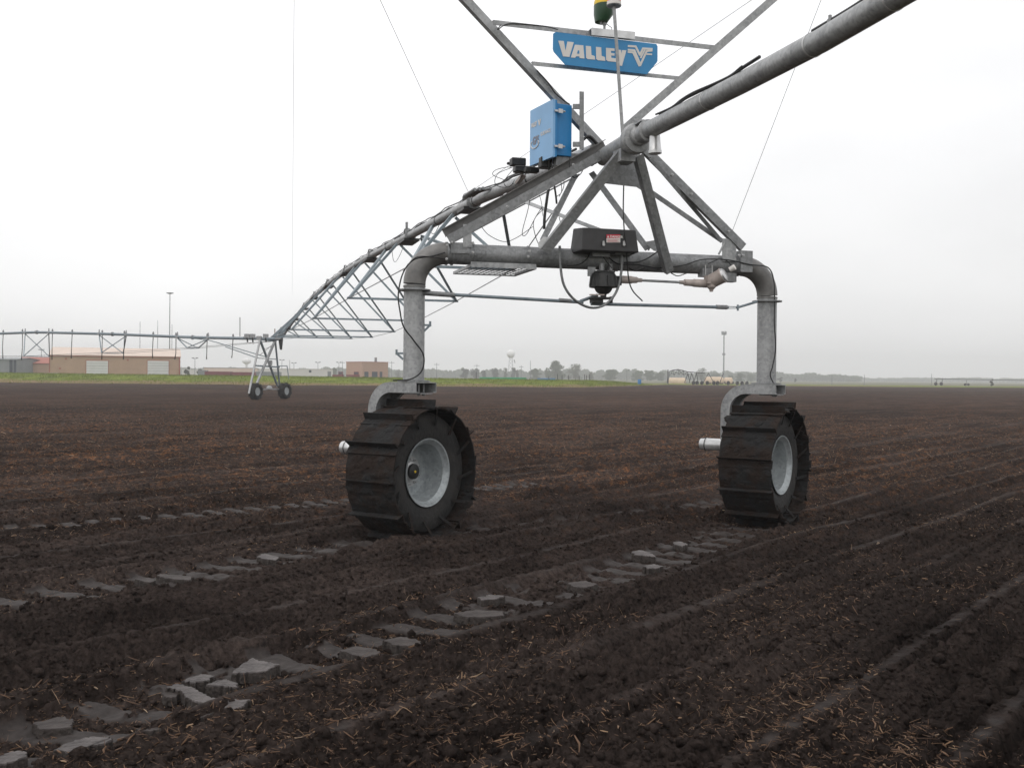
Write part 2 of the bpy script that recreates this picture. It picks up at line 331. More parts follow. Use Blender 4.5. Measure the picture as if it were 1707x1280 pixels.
# ------------------------------------------------------------------ soil, grass and land
def soil_material():
    m, t, b = new_mat('worked_black_soil'); nd = t.nodes.new; lk = t.links.new
    g = nd('ShaderNodeNewGeometry')
    rot = nd('ShaderNodeVectorRotate'); rot.rotation_type = 'Z_AXIS'; rot.inputs['Angle'].default_value = TILL; lk(g.outputs['Position'], rot.inputs['Vector'])
    def noise(scale, det=6, rough=.6, sc=(1, 1, 1), src=None):
        mpn = nd('ShaderNodeMapping'); mpn.inputs['Scale'].default_value = sc; lk((src or rot).outputs[0], mpn.inputs[0])
        n = nd('ShaderNodeTexNoise'); n.inputs['Scale'].default_value = scale; n.inputs['Detail'].default_value = det; n.inputs['Roughness'].default_value = rough
        lk(mpn.outputs[0], n.inputs['Vector']); return n.outputs['Fac']
    def rampn(f, a, b_, ca, cb):
        r = nd('ShaderNodeValToRGB'); r.color_ramp.elements[0].position = a; r.color_ramp.elements[1].position = b_
        r.color_ramp.elements[0].color = (*ca, 1); r.color_ramp.elements[1].color = (*cb, 1); lk(f, r.inputs[0]); return r.outputs[0]
    def mixc(f, a, b_):
        x = nd('ShaderNodeMix'); x.data_type = 'RGBA'; lk(f, x.inputs[0]); lk(a, x.inputs[6]); lk(b_, x.inputs[7]); return x.outputs[2]
    mot = noise(.9, 9, .72, (1, .35, 1)); mot2 = noise(.06, 8, .7, (1, .5, 1))
    base = rampn(noise(26, 8, .7), .35, .7, (.012, .0094, .0086), (.052, .039, .034))
    big = rampn(noise(.35, 6, .65, (1, .3, 1)), .38, .62, (0, 0, 0), (1, 1, 1))
    fine = rampn(noise(9, 7, .8, (1, .55, 1)), .50, .66, (0, 0, 0), (1, 1, 1))
    # straw that is too small to model grows denser with the distance from the wheel rows: a band across the field
    sp = nd('ShaderNodeSeparateXYZ'); lk(g.outputs['Position'], sp.inputs[0])
    md = nd('ShaderNodeMapRange'); md.interpolation_type = 'SMOOTHSTEP'; md.inputs[1].default_value = 7; md.inputs[2].default_value = 22; lk(sp.outputs['Y'], md.inputs[0])
    f1 = nd('ShaderNodeMath'); f1.operation = 'MULTIPLY'; lk(big, f1.inputs[0]); lk(fine, f1.inputs[1])
    f1b = nd('ShaderNodeMath'); f1b.operation = 'MULTIPLY_ADD'; lk(fine, f1b.inputs[0]); f1b.inputs[1].default_value = .45; lk(f1.outputs[0], f1b.inputs[2])
    f2 = nd('ShaderNodeMath'); f2.operation = 'MULTIPLY'; lk(f1b.outputs[0], f2.inputs[0]); lk(md.outputs[0], f2.inputs[1]); 
    f3 = nd('ShaderNodeMath'); f3.operation = 'MULTIPLY'; lk(f2.outputs[0], f3.inputs[0]); f3.inputs[1].default_value = 1.1; f3.use_clamp = True
    straw = rampn(noise(30, 4), .4, .6, (.065, .030, .016), (.19, .088, .040))
    c1 = mixc(f3.outputs[0], base, straw)
    mv = nd('ShaderNodeMapRange'); mv.inputs[1].default_value = .32; mv.inputs[2].default_value = .68; mv.inputs[3].default_value = .45; mv.inputs[4].default_value = 1.75; lk(mot, mv.inputs[0])
    mv2 = nd('ShaderNodeMapRange'); mv2.inputs[1].default_value = .3; mv2.inputs[2].default_value = .7; mv2.inputs[3].default_value = .6; mv2.inputs[4].default_value = 1.5; lk(mot2, mv2.inputs[0])
    mq = nd('ShaderNodeMath'); mq.operation = 'MULTIPLY'; lk(mv.outputs[0], mq.inputs[0]); lk(mv2.outputs[0], mq.inputs[1])
    vq = nd('ShaderNodeVectorMath'); vq.operation = 'SCALE'; lk(c1, vq.inputs[0]); lk(mq.outputs[0], vq.inputs['Scale']); c1 = vq.outputs[0]
    at_ = nd('ShaderNodeAttribute'); at_.attribute_name = 'pressed'
    smc = rampn(noise(14, 7, .7), .3, .7, (.021, .0175, .0165), (.060, .051, .048))  # pressed soil is paler: sky reflected off its smooth face, put into the colour
    fs = nd('ShaderNodeMath'); fs.operation = 'MULTIPLY'; fs.inputs[1].default_value = .9; lk(at_.outputs['Fac'], fs.inputs[0])
    fr = nd('ShaderNodeMapRange'); fr.inputs[1].default_value = .38; fr.inputs[2].default_value = .62; lk(fs.outputs[0], fr.inputs[0]); fr.inputs[4].default_value = .95
    c2 = mixc(fr.outputs[0], c1, smc); lk(c2, b.inputs['Base Color'])
    rr = nd('ShaderNodeMapRange'); rr.inputs[3].default_value = .95; rr.inputs[4].default_value = .65; lk(at_.outputs['Fac'], rr.inputs[0]); lk(rr.outputs[0], b.inputs['Roughness'])
    sr = nd('ShaderNodeMapRange'); sr.inputs[3].default_value = .02; sr.inputs[4].default_value = .12; lk(at_.outputs['Fac'], sr.inputs[0]); lk(sr.outputs[0], b.inputs['Specular IOR Level'])
    bp = nd('ShaderNodeBump'); bp.inputs['Distance'].default_value = .02; lk(noise(60, 8, .75, (1, 1, 1), g), bp.inputs['Height'])
    bs = nd('ShaderNodeMapRange'); bs.inputs[3].default_value = .9; bs.inputs[4].default_value = .15; lk(at_.outputs['Fac'], bs.inputs[0]); lk(bs.outputs[0], bp.inputs['Strength'])
    lk(bp.outputs[0], b.inputs['Normal'])
    return m
M['soil'] = soil_material()
def ladder(segs):
    o = [segs[0][0]]
    for a, b_, r in segs:
        v = a
        while v < b_: v += max(v * r, 1e-3); o.append(v)
    return np.array(sorted(set(o)))
ys = ladder([(1.2, 3.6, .03), (3.6, 22, .0022), (22, 60, .006), (60, 300, .025)])
inner = np.arange(-.60, .6001, .0019)
outer = np.array([.65, .7, .78, .9, 1.05, 1.3, 1.7])
rs = np.concatenate([-outer[::-1], inner, outer])
YY, RR = np.meshgrid(ys, rs, indexing='ij'); XX = RR * YY
ZZ, SM = ground_fn(XX, YY)
edge = 168 + 6 * (vnoise(XX * .05, YY * 0, 77) - .5) + np.clip((XX - 12) * 3.2, 0, 85)
YC = np.minimum(YY, edge)                      # the field ends at the grass
ZZ = np.where(YY > edge, 0, ZZ)
soil = grid_mesh('soil_field', XX, YC, ZZ, M['soil'], {'pressed': SM}); soil['kind'] = 'structure'

M['grass'] = mat('spring_grass', (.088, .112, .012), .9, 0, .3, .45, .5, 3, col2=(.18, .225, .014), spec=.1, detail=9, coord='Object')
_t = M['grass'].node_tree; _b = _t.nodes['Principled BSDF']; _l = _b.inputs['Base Color'].links[0].from_socket
_a = _t.nodes.new('ShaderNodeAttribute'); _a.attribute_name = 'dry'; _m = _t.nodes.new('ShaderNodeMix'); _m.data_type = 'RGBA'; _t.links.new(_a.outputs['Fac'], _m.inputs[0]); _t.links.new(_l, _m.inputs[6]); _m.inputs[7].default_value = (.20, .135, .07, 1); _t.links.new(_m.outputs[2], _b.inputs['Base Color'])
M['land'] = mat('far_grassland', (.09, .10, .05), .95, 0, .3, .02, 0, 3, col2=(.17, .15, .10), spec=.1, detail=8)
gx = np.concatenate([np.arange(-260, -110, 15), np.arange(-110, 60, 1.3), np.arange(60, 400, 20)])
t_ = np.linspace(0, 1, 22)
GX, GT = np.meshgrid(gx, t_, indexing='ij')
foot = 167.2 + 6 * (vnoise(GX * .05, GX * 0, 77) - .5) + np.clip((GX - 12) * 3.2, 0, 85)
GY = foot + GT * 46
hx = np.interp(GX[:, :1], [-110, -85, -40, -5, 8, 16, 22, 28, 36], [1.62, 1.50, 1.34, 1.14, 1.08, 1.02, .78, .34, .12])
GZ = hx * np.interp(GT, [0, .1, .25, .4, .7, 1], [0, .35, .8, 1, .95, -.02]) + .12 * (vnoise(GX * .35, GY * .35, 81) - .5) + .03
berm = grid_mesh('grass_bank', GX, GY, GZ, M['grass'], {'dry': np.clip((.075 + .05 * vnoise(GX * .2, GX * 0, 5) - GT) / .03, 0, 1)}); berm['kind'] = 'structure'
me = MB(); me.lathe((0, 0, -.25), (0, 0, 1), [(0, 2600), (.01, 2600)], 64); me.v = [(x, y, -.22) for x, y, z in me.v[:64]]; me.f = [tuple(range(64))]
lo = me.build('ground', M['land'], None, 0); lo['kind'] = 'structure'

# grass blades along the bank top
def blades(n, name, m, xr, yf, zf, hr, wr):
    x = rng.uniform(*xr, n); y = yf(x, rng.random(n)); z = zf(x, y)
    h = rng.uniform(*hr, n); w = rng.uniform(*wr, n); a = rng.uniform(0, 6.28, n); lx = rng.normal(0, .25, n) * h; ly = rng.normal(0, .25, n) * h
    v = np.empty((n, 3, 3)); ca, sa = np.cos(a) * w, np.sin(a) * w
    v[:, 0] = np.stack([x - ca, y - sa, z], 1); v[:, 1] = np.stack([x + ca, y + sa, z], 1); v[:, 2] = np.stack([x + lx, y + ly, z + h], 1)
    me = bpy.data.meshes.new(name); me.vertices.add(3 * n); me.vertices.foreach_set('co', v.astype(np.float32).ravel())
    me.loops.add(3 * n); me.loops.foreach_set('vertex_index', np.arange(3 * n, dtype=np.int32)); me.polygons.add(n); me.polygons.foreach_set('loop_start', np.arange(0, 3 * n, 3, dtype=np.int32))
    me.update(calc_edges=True); me.materials.append(m); o = bpy.data.objects.new(name, me); C.objects.link(o); return o
def bank_foot(x): return 167.2 + 6 * (vnoise(x * .05, x * 0, 77) - .5) + np.clip((x - 12) * 3.2, 0, 85)
def bank_z(x, y):
    t = (y - bank_foot(x)) / 46
    return np.interp(x, [-110, -85, -40, -5, 8, 16, 22, 28, 36], [1.62, 1.50, 1.34, 1.14, 1.08, 1.02, .78, .34, .12]) * np.interp(t, [0, .1, .25, .4, .7, 1], [0, .35, .8, 1, .95, -.02]) - .02
bl = blades(42000, 'long_grass', M['grass'], (-100, 32), lambda x, r: bank_foot(x) + r * 26 - .3, bank_z, (.08, .34), (.02, .06))
tag(bl, 'long green grass covering the bank behind the ploughed field', 'grass', kind='stuff')

# loose clods and straw
def ico(sub):
    import bmesh
    b = bmesh.new(); bmesh.ops.create_icosphere(b, subdivisions=sub, radius=1); v = np.array([q.co[:] for q in b.verts]); f = np.array([[q.index for q in p.verts] for p in b.faces]); b.free(); return v, f
def scatter_pos(n, y0, y1, p):
    u = rng.random(n); y = (y0 ** p + u * (y1 ** p - y0 ** p)) ** (1 / p); x = rng.uniform(-.6, .6, n) * y; return x, y
def clods(n):
    bv, bf = ico(1); x, y = scatter_pos(n * 2, 3.4, 13, .5)
    keep = vnoise(x * 1.3, y * 1.3, 91) + .5 * rng.random(len(x)) > .55; x, y = x[keep][:n], y[keep][:n]; n = len(x)
    z, sm = ground_fn(x, y); ok = sm < .3; x, y, z = x[ok], y[ok], z[ok]; n = len(x)
    r = np.clip(rng.lognormal(math.log(.0095), .5, n), .004, .038)
    jit = 1 + .38 * (rng.random((n, len(bv), 1)) - .5) * 2; sc = rng.uniform(.6, 1.35, (n, 1, 3)); sc[:, :, 2] *= .75
    v = bv[None] * jit * sc * r[:, None, None]; a = rng.uniform(0, 6.28, n); ca, sa = np.cos(a)[:, None], np.sin(a)[:, None]
    vx = v[:, :, 0] * ca - v[:, :, 1] * sa + x[:, None]; vy = v[:, :, 0] * sa + v[:, :, 1] * ca + y[:, None]; vz = v[:, :, 2] + z[:, None] + r[:, None] * .2
    f = (bf[None] + (np.arange(n) * len(bv))[:, None, None]).reshape(-1)
    me = bpy.data.meshes.new('soil_clods'); me.vertices.add(n * len(bv)); me.vertices.foreach_set('co', np.stack([vx, vy, vz], -1).astype(np.float32).ravel())
    me.loops.add(len(f)); me.loops.foreach_set('vertex_index', f.astype(np.int32)); me.polygons.add(len(f) // 3); me.polygons.foreach_set('loop_start', np.arange(0, len(f), 3, dtype=np.int32))
    me.update(calc_edges=True); me.materials.append(M['soil']); o = bpy.data.objects.new('soil_clods', me); C.objects.link(o)
    return tag(o, 'loose dark crumbs and clods lying on the worked soil', 'soil clods', kind='stuff')
clods(42000)
def straw_mat():
    m, t, b = new_mat('maize_straw'); a = t.nodes.new('ShaderNodeAttribute'); a.attribute_name = 'tone'
    r = t.nodes.new('ShaderNodeValToRGB'); r.color_ramp.elements[0].color = (.06, .029, .014, 1); r.color_ramp.elements[1].color = (.44, .34, .25, 1)
    e = r.color_ramp.elements.new(.45); e.color = (.165, .088, .046, 1); e = r.color_ramp.elements.new(.8); e.color = (.30, .19, .11, 1)
    t.links.new(a.outputs['Fac'], r.inputs[0]); t.links.new(r.outputs[0], b.inputs['Base Color']); b.inputs['Roughness'].default_value = .7
    return m
M['straw'] = straw_mat()
def straw(n):
    x, y = scatter_pos(n * 3, 3.4, 48, .30)
    a_ = x * DT[0] + y * DT[1]; c_ = x * DT[1] - y * DT[0]
    dens = vnoise(a_ * 1.1, c_ * 2.4, 93) * .65 + vnoise(a_ * .25, c_ * .7, 94) * .55 + .15 * rng.random(len(x)) + np.clip((y - 9) / 40, 0, .22)
    keep = (dens > .74) & (rng.random(len(x)) < np.clip((50 - y) / 22, 0, 1)); x, y = x[keep][:n], y[keep][:n]
    z, sm = ground_fn(x, y); ok = (sm < .4) | (rng.random(len(x)) < .12); x, y, z = x[ok], y[ok], z[ok]; n = len(x)
    l = np.clip(rng.lognormal(math.log(.021), .65, n), .007, .11) * (1 + np.clip((y - 9) / 18, 0, 1.2)); w = np.where(rng.random(n) < .12, rng.uniform(.003, .0065, n), rng.uniform(.0007, .0026, n)) * (1 + np.clip((y - 9) / 18, 0, 1.2))
    az = rng.uniform(0, 6.28, n); el = np.abs(rng.normal(0, .32, n)) + (rng.random(n) < .05) * .8; bend = rng.normal(0, .5, n)
    V = np.empty((n, 3, 3, 3))
    for k, (tt, wk) in enumerate(((-.5, .7), (0., 1.), (.5, .5))):
        aa = az + bend * tt
        cx = x + np.cos(aa) * l * tt * np.cos(el); cy = y + np.sin(aa) * l * tt * np.cos(el); cz = z + .004 + (tt + .45) * l * np.sin(el)
        for j in range(3):
            g = j * 2.094; V[:, k, j, 0] = cx - np.sin(aa) * w * wk * math.cos(g); V[:, k, j, 1] = cy + np.cos(aa) * w * wk * math.cos(g); V[:, k, j, 2] = cz + w * wk * math.sin(g)
    f = []
    for k in range(2):
        for j in range(3): f.append([k * 3 + j, k * 3 + (j + 1) % 3, (k + 1) * 3 + (j + 1) % 3, (k + 1) * 3 + j])
    f = (np.array(f)[None] + (np.arange(n) * 9)[:, None, None]).reshape(-1)
    me = bpy.data.meshes.new('straw_residue'); me.vertices.add(n * 9); me.vertices.foreach_set('co', V.astype(np.float32).ravel())
    me.loops.add(len(f)); me.loops.foreach_set('vertex_index', f.astype(np.int32)); me.polygons.add(len(f) // 4); me.polygons.foreach_set('loop_start', np.arange(0, len(f), 4, dtype=np.int32))
    me.update(calc_edges=True); tone = np.where(rng.random(n) < .06, rng.uniform(.6, .95, n), np.clip(rng.beta(1.2, 3.0, n), 0, 1)); tone = np.repeat(tone, 9)
    at2 = me.attributes.new('tone', 'FLOAT', 'POINT'); at2.data.foreach_set('value', tone.astype(np.float32))
    me.materials.append(M['straw']); o = bpy.data.objects.new('straw_residue', me); C.objects.link(o)
    return tag(o, 'broken bits of dry maize straw strewn over the dark soil', 'straw', kind='stuff')
straw(90000)
# ------------------------------------------------------------------ the near drive tower
T = empty('drive_tower', TC, TH)
tag(T, 'galvanised drive tower close up, standing on two muddy paddle wheels below a blue sign', 'irrigation tower')
ZB = 2.915; HB = 2.05; RB = .1095; ER = .33
WD = Matrix.Rotation(-TH, 3, 'Z') @ Vector((WDIR[0], WDIR[1], 0))      # rolling direction in tower coordinates
WN = Vector((WD.y, -WD.x, 0))                                           # outer face of the wheels
MB().tube([(-HB + ER, 0, ZB), (HB - ER, 0, ZB)], RB, 32).build('base_beam', M['galvd'], T, 40)
for sgn in (-1, 1):
    el = [Vector((sgn * (HB - ER + ER * math.sin(a)), 0, ZB - ER + ER * math.cos(a))) for a in [math.pi / 2 * k / 12 for k in range(13)]]
    MB().tube(el, RB + .006, 32).build('elbow', M['elbow'], T, 40)
    lg = MB().tube([(sgn * HB, 0, ZB - ER - .012), (sgn * HB, 0, 1.58)], RB, 32).build('leg', M['galv'], T, 40)
    MB().lathe((sgn * HB, 0, 2.515), (0, 0, 1), [(0, RB + .002), (0, .168), (.014, .168), (.014, RB + .002)], 32).build('collar', M['galvd'], lg, 30)
    MB().lathe((sgn * HB, 0, ZB - ER - .035), (0, 0, 1), [(0, RB + .001), (0, RB + .007), (.02, RB + .007), (.02, RB + .001)], 32).build('weld_seam', M['elbow'], lg, 30)
    fl = MB().lathe((sgn * HB, 0, 1.572), (0, 0, 1), [(0, .17), (.015, .17), (.02, RB), (.03, RB)], 28).build('swivel_flange', M['galvd'], lg, 30)
    # fork: wide channel running back from the kingpin and curling down behind the wheel
    base = Vector((sgn * HB, 0, 0)); path = [base + WN * .17 + Vector((0, 0, 1.515))]
    path.append(base - WN * .18 + Vector((0, 0, 1.515)))
    for k in range(1, 10):
        a = math.pi / 2 * k / 9; path.append(base - WN * (.18 + .25 * math.sin(a)) + Vector((0, 0, 1.515 - .25 * (1 - math.cos(a)))))
    path.append(base - WN * .43 + Vector((0, 0, .58)))
    f = MB(); hw = .165; tk = .05; th = .009
    def strip(o0, o1, c0, c1):
        vs = []
        for i, p in enumerate(path):
            d = (path[min(i + 1, len(path) - 1)] - path[max(i - 1, 0)]).normalized(); nn = d.cross(WD).normalized()
            if nn.z < 0 and i < 3: nn = -nn
            nn = WD.cross(d).normalized()
            for o_, c_ in ((o0, c0), (o1, c0), (o1, c1), (o0, c1)): vs.append(p + nn * o_ + WD * c_)
        n = len(path); fs = [(i * 4 + k, i * 4 + (k + 1) % 4, (i + 1) * 4 + (k + 1) % 4, (i + 1) * 4 + k) for i in range(n - 1) for k in range(4)]
        fs += [(0, 1, 2, 3), tuple((n - 1) * 4 + k for k in (3, 2, 1, 0))]; f.add(vs, fs)
    # nn points to one side; web outermost, two flanges folded inwards
    strip(.046, .055, -hw, hw); strip(-.055, .0445, -hw, -hw + th); strip(-.055, .0445, hw - th, hw)
    strip(-.055, -.046, -hw + th, -hw + .05); strip(-.055, -.046, hw - .05, hw - th)
    fk = f.build('wheel_fork', M['galv'], T, 30)
    g = MB()
    for c_ in (-.04, .04): g.lathe(base + WN * .1 + WD * c_ + Vector((0, 0, 1.43)), (0, 0, 1), [(0, .018), (.03, .018), (.03, .01), (.12, .01)], 8)
    g.plate([base + WN * .17 + WD * (-.10) + Vector((0, 0, 1.452)), base + WN * .17 + WD * .10 + Vector((0, 0, 1.452)), base - WN * .05 + WD * .10 + Vector((0, 0, 1.452)), base - WN * .05 + WD * (-.10) + Vector((0, 0, 1.452))], (0, 0, 1), .012)
    g.build('kingpin_plate', M['galvd'], fk, 30)
    mo = base - WN * (.46 if sgn < 0 else .33) - WD * .13 + Vector((0, 0, .86))
    mt = MB().lathe(mo, -WN, [(0, .10), (.08, .10), (.10, .085), (.14, .078)], 24).build('drive_gearbox', M['cast'], T, 35)
    MB().lathe(mo - WN * .14, -WN, [(0, .072), (.19, .072), (.192, .076), (.20, .076), (.202, .07), (.27, .066), (.275, .0)], 28).build('motor_can', M['alu'], mt, 35)
    MB().lathe(mo - WN * .335, -WN, [(0, .0765), (.012, .0765)], 28).build('band', M['black'], mt, 35)

def wheel(sgn):
    w = empty('paddle_wheel', (sgn * HB, 0, .655), 0, T)
    o = Vector((0, 0, 0)); ax = WN
    prof = [(-.165, .315), (-.185, .36), (-.205, .44), (-.20, .52), (-.175, .575), (-.11, .60), (0, .605), (.11, .60), (.175, .575), (.20, .52), (.205, .44), (.185, .36), (.165, .315)]
    MB().lathe(o, ax, prof, 64, False).build('tyre', M['rubber'], w, 30)
    rm = MB().lathe(o, ax, [(.178, .318), (.192, .338), (.200, .336), (.196, .322), (.168, .306), (.15, .286), (.09, .282), (.05, .272), (-.03, .266), (-.058, .25), (-.066, .20), (-.05, .15), (-.05, .0)], 64, False)
    rm.lathe(o, ax, [(-.16, .315), (-.19, .338), (-.2, .32), (-.15, .28), (-.07, .25)], 48, False)
    rim = rm.build('rim', M['rim'], w, 40)
    s, u = frame_of(ax)
    nb = MB()
    for k in range(9):
        a = k * 2 * math.pi / 9; nb.lathe(o + ax * (-.045) + (s * math.cos(a) + u * math.sin(a)) * .128, ax, [(0, .015), (.022, .015), (.022, .008), (.04, .008)], 6)
    nb.lathe(o + ax * (-.052), ax, [(0, .155), (.010, .152), (.012, .10), (.04, .098), (.045, .08)], 32)
    nb.build('lug_nut_ring', M['bolt'], rim, 30)
    MB().lathe(o + ax * (-.03), ax, [(0, .08), (.05, .075), (.058, .06), (.058, 0)], 24).build('hub_cap', M['cast'], w, 35)
    MB().lathe(o + ax * .029, ax, [(0, .014), (.004, .012), (.004, 0)], 10).build('grease_plug', M['yel'], w, 0)
    NP = 12
    for k in range(NP):
        a = k * 2 * math.pi / NP + (.12 if sgn < 0 else .34)
        rd = s * math.cos(a) + u * math.sin(a); td = -s * math.sin(a) + u * math.cos(a)
        p = MB(); Lh = .30; rr = random.Random(k * 7 + sgn)
        n = 7; vs = []
        for j in range(n):
            q = (j / (n - 1) - .5) * .345; R_ = .628 - .35 * q * q + .012 - .10 * abs(q)
            for z_, dR in ((-Lh, -.006), (Lh, -.006), (Lh, .006), (-Lh, .006)): vs.append(o + ax * z_ + td * q + rd * (R_ + dR))
        fs = [(j * 4 + c, j * 4 + (c + 1) % 4, (j + 1) * 4 + (c + 1) % 4, (j + 1) * 4 + c) for j in range(n - 1) for c in range(4)] + [(0, 1, 2, 3), tuple((n - 1) * 4 + c for c in (3, 2, 1, 0))]
        p.add(vs, fs)
        q = -.165; b0 = o + td * q + rd * (.612 + rr.uniform(-.012, .012))          # the grouser: an angle iron along the trailing edge
        p.angle(b0 - ax * (Lh + .012) + rd * .042, b0 + ax * (Lh + .012) + rd * .042, .09, .012, rd, 1, 1)
        p.bar(b0 - ax * Lh + rd * .012 + td * .075, b0 + ax * Lh + rd * .012 + td * .075, .012, .012, rd)
        for c in (-.22, -.08, .08, .22): p.lathe(b0 + ax * c + rd * .012 + td * .03, rd, [(0, .012), (.014, .012), (.014, 0)], 6)
        for z_ in (-1, 1):                               # side arms that clamp the paddle on the tyre
            p.bar(o + ax * z_ * (Lh - .02) + td * -.05 + rd * .62, o + ax * z_ * .212 + td * .03 + rd * .47, .030, .008, ax)
        # caked soil between the bars
        for j in range(26):
            c = rr.uniform(-.27, .27); q2 = rr.uniform(-.13, .15); r0 = rr.uniform(.012, .06)
            cen = o + ax * c + td * q2 + rd * (.640 - .35 * q2 * q2 - .10 * abs(q2))
            vv = []; m_, n_ = 5, 8
            for i1 in range(m_ + 1):
                for i2 in range(n_):
                    f1 = math.pi * i1 / m_; f2 = 2 * math.pi * i2 / n_; jr = r0 * rr.uniform(.7, 1.3)
                    vv.append(cen + ax * (math.sin(f1) * math.cos(f2) * jr * 1.5) + td * (math.sin(f1) * math.sin(f2) * jr) + rd * (math.cos(f1) * jr * .32))
            p.add(vv, [(i1 * n_ + i2, i1 * n_ + (i2 + 1) % n_, (i1 + 1) * n_ + (i2 + 1) % n_, (i1 + 1) * n_ + i2) for i1 in range(m_) for i2 in range(n_)])
        p.build('paddle', M['paddle'], w, 40)
    return w
wl = wheel(-1); wl.scale = (1.045, 1.045, 1.045); wl.location.z = .642; wheel(1)

# --- members of the tower frame (pixels read off the photograph, put on planes along the span)
def member(name, a, b, sa, sb, kind, size, m='galvd', t=.008, up=(0, -1, 0), fx=1, fy=-1, fl=.05):
    p0, p1 = L(*a, sa), L(*b, sb); g = MB()
    if kind == 'L': g.angle(p0, p1, size, t, up, fx, fy)
    elif kind == 'C': g.channel(p0, p1, size, fl, t, up, fx)
    elif kind == 'T': g.tube([p0, p1], size / 2, 10)
    else: g.bar(p0, p1, size, t, up)
    return g.build(name, M[m], T, 30)
def cross(p0, p1): return (Vector(p1) - Vector(p0)).normalized().cross(Vector((0, 1, 0)))
def deep_beam(name, a, b, s, depth, fl, m, flip=1):
    """channel whose web stands in the tower plane and shows its open side"""
    p0, p1 = L(*a, s), L(*b, s); d = (p1 - p0).normalized(); up = Vector((0, 1, 0)).cross(d).normalized()
    if up.z < 0: up = -up
    s_, u_ = frame_of(d, up); g = MB()
    sec = [(0, -depth / 2), (fl, -depth / 2), (fl, -depth / 2 + .007), (.007, -depth / 2 + .007), (.007, depth / 2 - .007), (fl, depth / 2 - .007), (fl, depth / 2), (0, depth / 2)]
    k = flip * (1 if s_.y > 0 else -1); sec = [(x * k, y) for x, y in sec]
    if k < 0: sec = sec[::-1]
    g.sweep(p0, p1, sec, up); return g.build(name, M[m], T, 30)
deep_beam('frame_beam', (748, 400), (1034, 241), -.14, .095, .07, 'galvd', 1)
member('beam_recess_shade', (741, 388), (1010, 240), -.04, -.04, 'L', .09, 'elbow', fy=1)  # added dark angle that stands in for the shaded recess of the beam
deep_beam('frame_beam', (1240, 412), (1066, 238), -.14, .095, .06, 'galvd', 1)
member('strut', (908, 418), (1038, 254), -.17, -.62, 'L', .105, up=(0, -1, 0), fx=1, fy=-1)
member('strut', (1114, 452), (1063, 258), -.17, -.62, 'L', .09, up=(0, -1, 0), fx=1, fy=-1)
member('brace', (958, 292), (902, 404), .55, .12, 'L', .065, 'galv')
member('brace', (985, 290), (1079, 418), .55, .12, 'L', .07)
member('brace', (985, 253), (1203, 403), .5, .1, 'L', .055)
member('brace', (1083, 264), (1196, 396), -.25, .1, 'L', .045)
member('brace', (842, 326), (1000, 386), 2.4, .2, 'L', .05, 'galv')
gus = [L(x, y, -.40) for x, y in ((1030, 252), (1066, 252), (1077, 322), (1061, 312), (1008, 306))]
MB().plate(gus, (0, 1, 0), .008).build('gusset_plate', M['galvd'], T, 0)
# small gussets where the struts meet the base beam
MB().plate([L(x, y, .05) for x, y in ((1072, 404), (1106, 398), (1113, 425), (1090, 418))], (0, 1, 0), .01).build('gusset_plate', M['galvd'], T, 0)
MB().plate([L(x, y, -.19) for x, y in ((897, 405), (906, 395), (924, 398), (917, 410), (905, 417), (898, 414))], (0, 1, 0), .008).build('gusset_plate', M['alu'], T, 0)
MB().plate([L(x, y, -.15) for x, y in ((1098, 420), (1107, 416), (1117, 455), (1112, 458), (1103, 452))], (0, 1, 0), .01).build('gusset_plate', M['galvd'], T, 0)
# end brackets on the base beam
for pts, s_, nm, mm_ in ((((1204, 398), (1227, 398), (1227, 436), (1204, 436)), -.118, 'end_plate', 'galv'),
                    (((772, 374), (786, 374), (786, 412), (772, 412)), -.13, 'end_plate', 'galv')):
    MB().plate([L(x, y, s_) for x, y in pts], (0, 1, 0), .012).build(nm, M[mm_], T, 0)
g = MB(); c0 = L(1239, 437, -.06); g.box(c0, (.15, .16, .24)); g.build('end_bracket', M['galvd'], T, 0)
g = MB(); c0 = L(1216, 402, -.03); g.box(c0, (.16, .15, .012)); g.build('cap_plate', M['galvd'], T, 0)
for x0, x1, s_ in ((752, 782, -.124), (1228, 1256, -.03)):
    g = MB(); p0, p1 = L(x0, 413 if x0 < 1000 else 445, s_), L(x1, 414 if x0 < 1000 else 447, s_); g.bar(p0, p1, .012, .11); g.build('clamp_plate', M['galvd'], T, 0)
bt = MB()
for x, y, s_ in ((788, 405, -.14), (788, 421, -.14), (882, 419, -.13), (880, 428, -.13), (1231, 426, -.15), (1238, 426, -.15), (745, 409, -.15), (744, 432, -.15), (753, 404, -.15), (1120, 292, -.15), (1152, 324, -.15), (1214, 386, -.15), (845, 345, -.22), (955, 275, -.22), (1010, 300, -.19), (1075, 312, -.19)):
    p = L(x, y, s_); bt.lathe(p, (0, -1, 0), [(0, .014), (.014, .014), (.014, .007), (.035, .007)], 6)
bt.build('bolts', M['bolt'], T, 30)['kind'] = 'stuff'
# u-bolt bands round the beam
for x, r_ in ((744, .118), (753, .118), (788, .114), (880, .114), (1229, .116), (1010, .114), (1028, .114)):
    p = L(x, 420, 0); p.z = ZB; MB().lathe(p - Vector((.009, 0, 0)), (1, 0, 0), [(0, r_ - .004), (0, r_ + .004), (.018, r_ + .004), (.018, r_ - .004)], 28).build('beam_band', M['galvd'], T, 30)

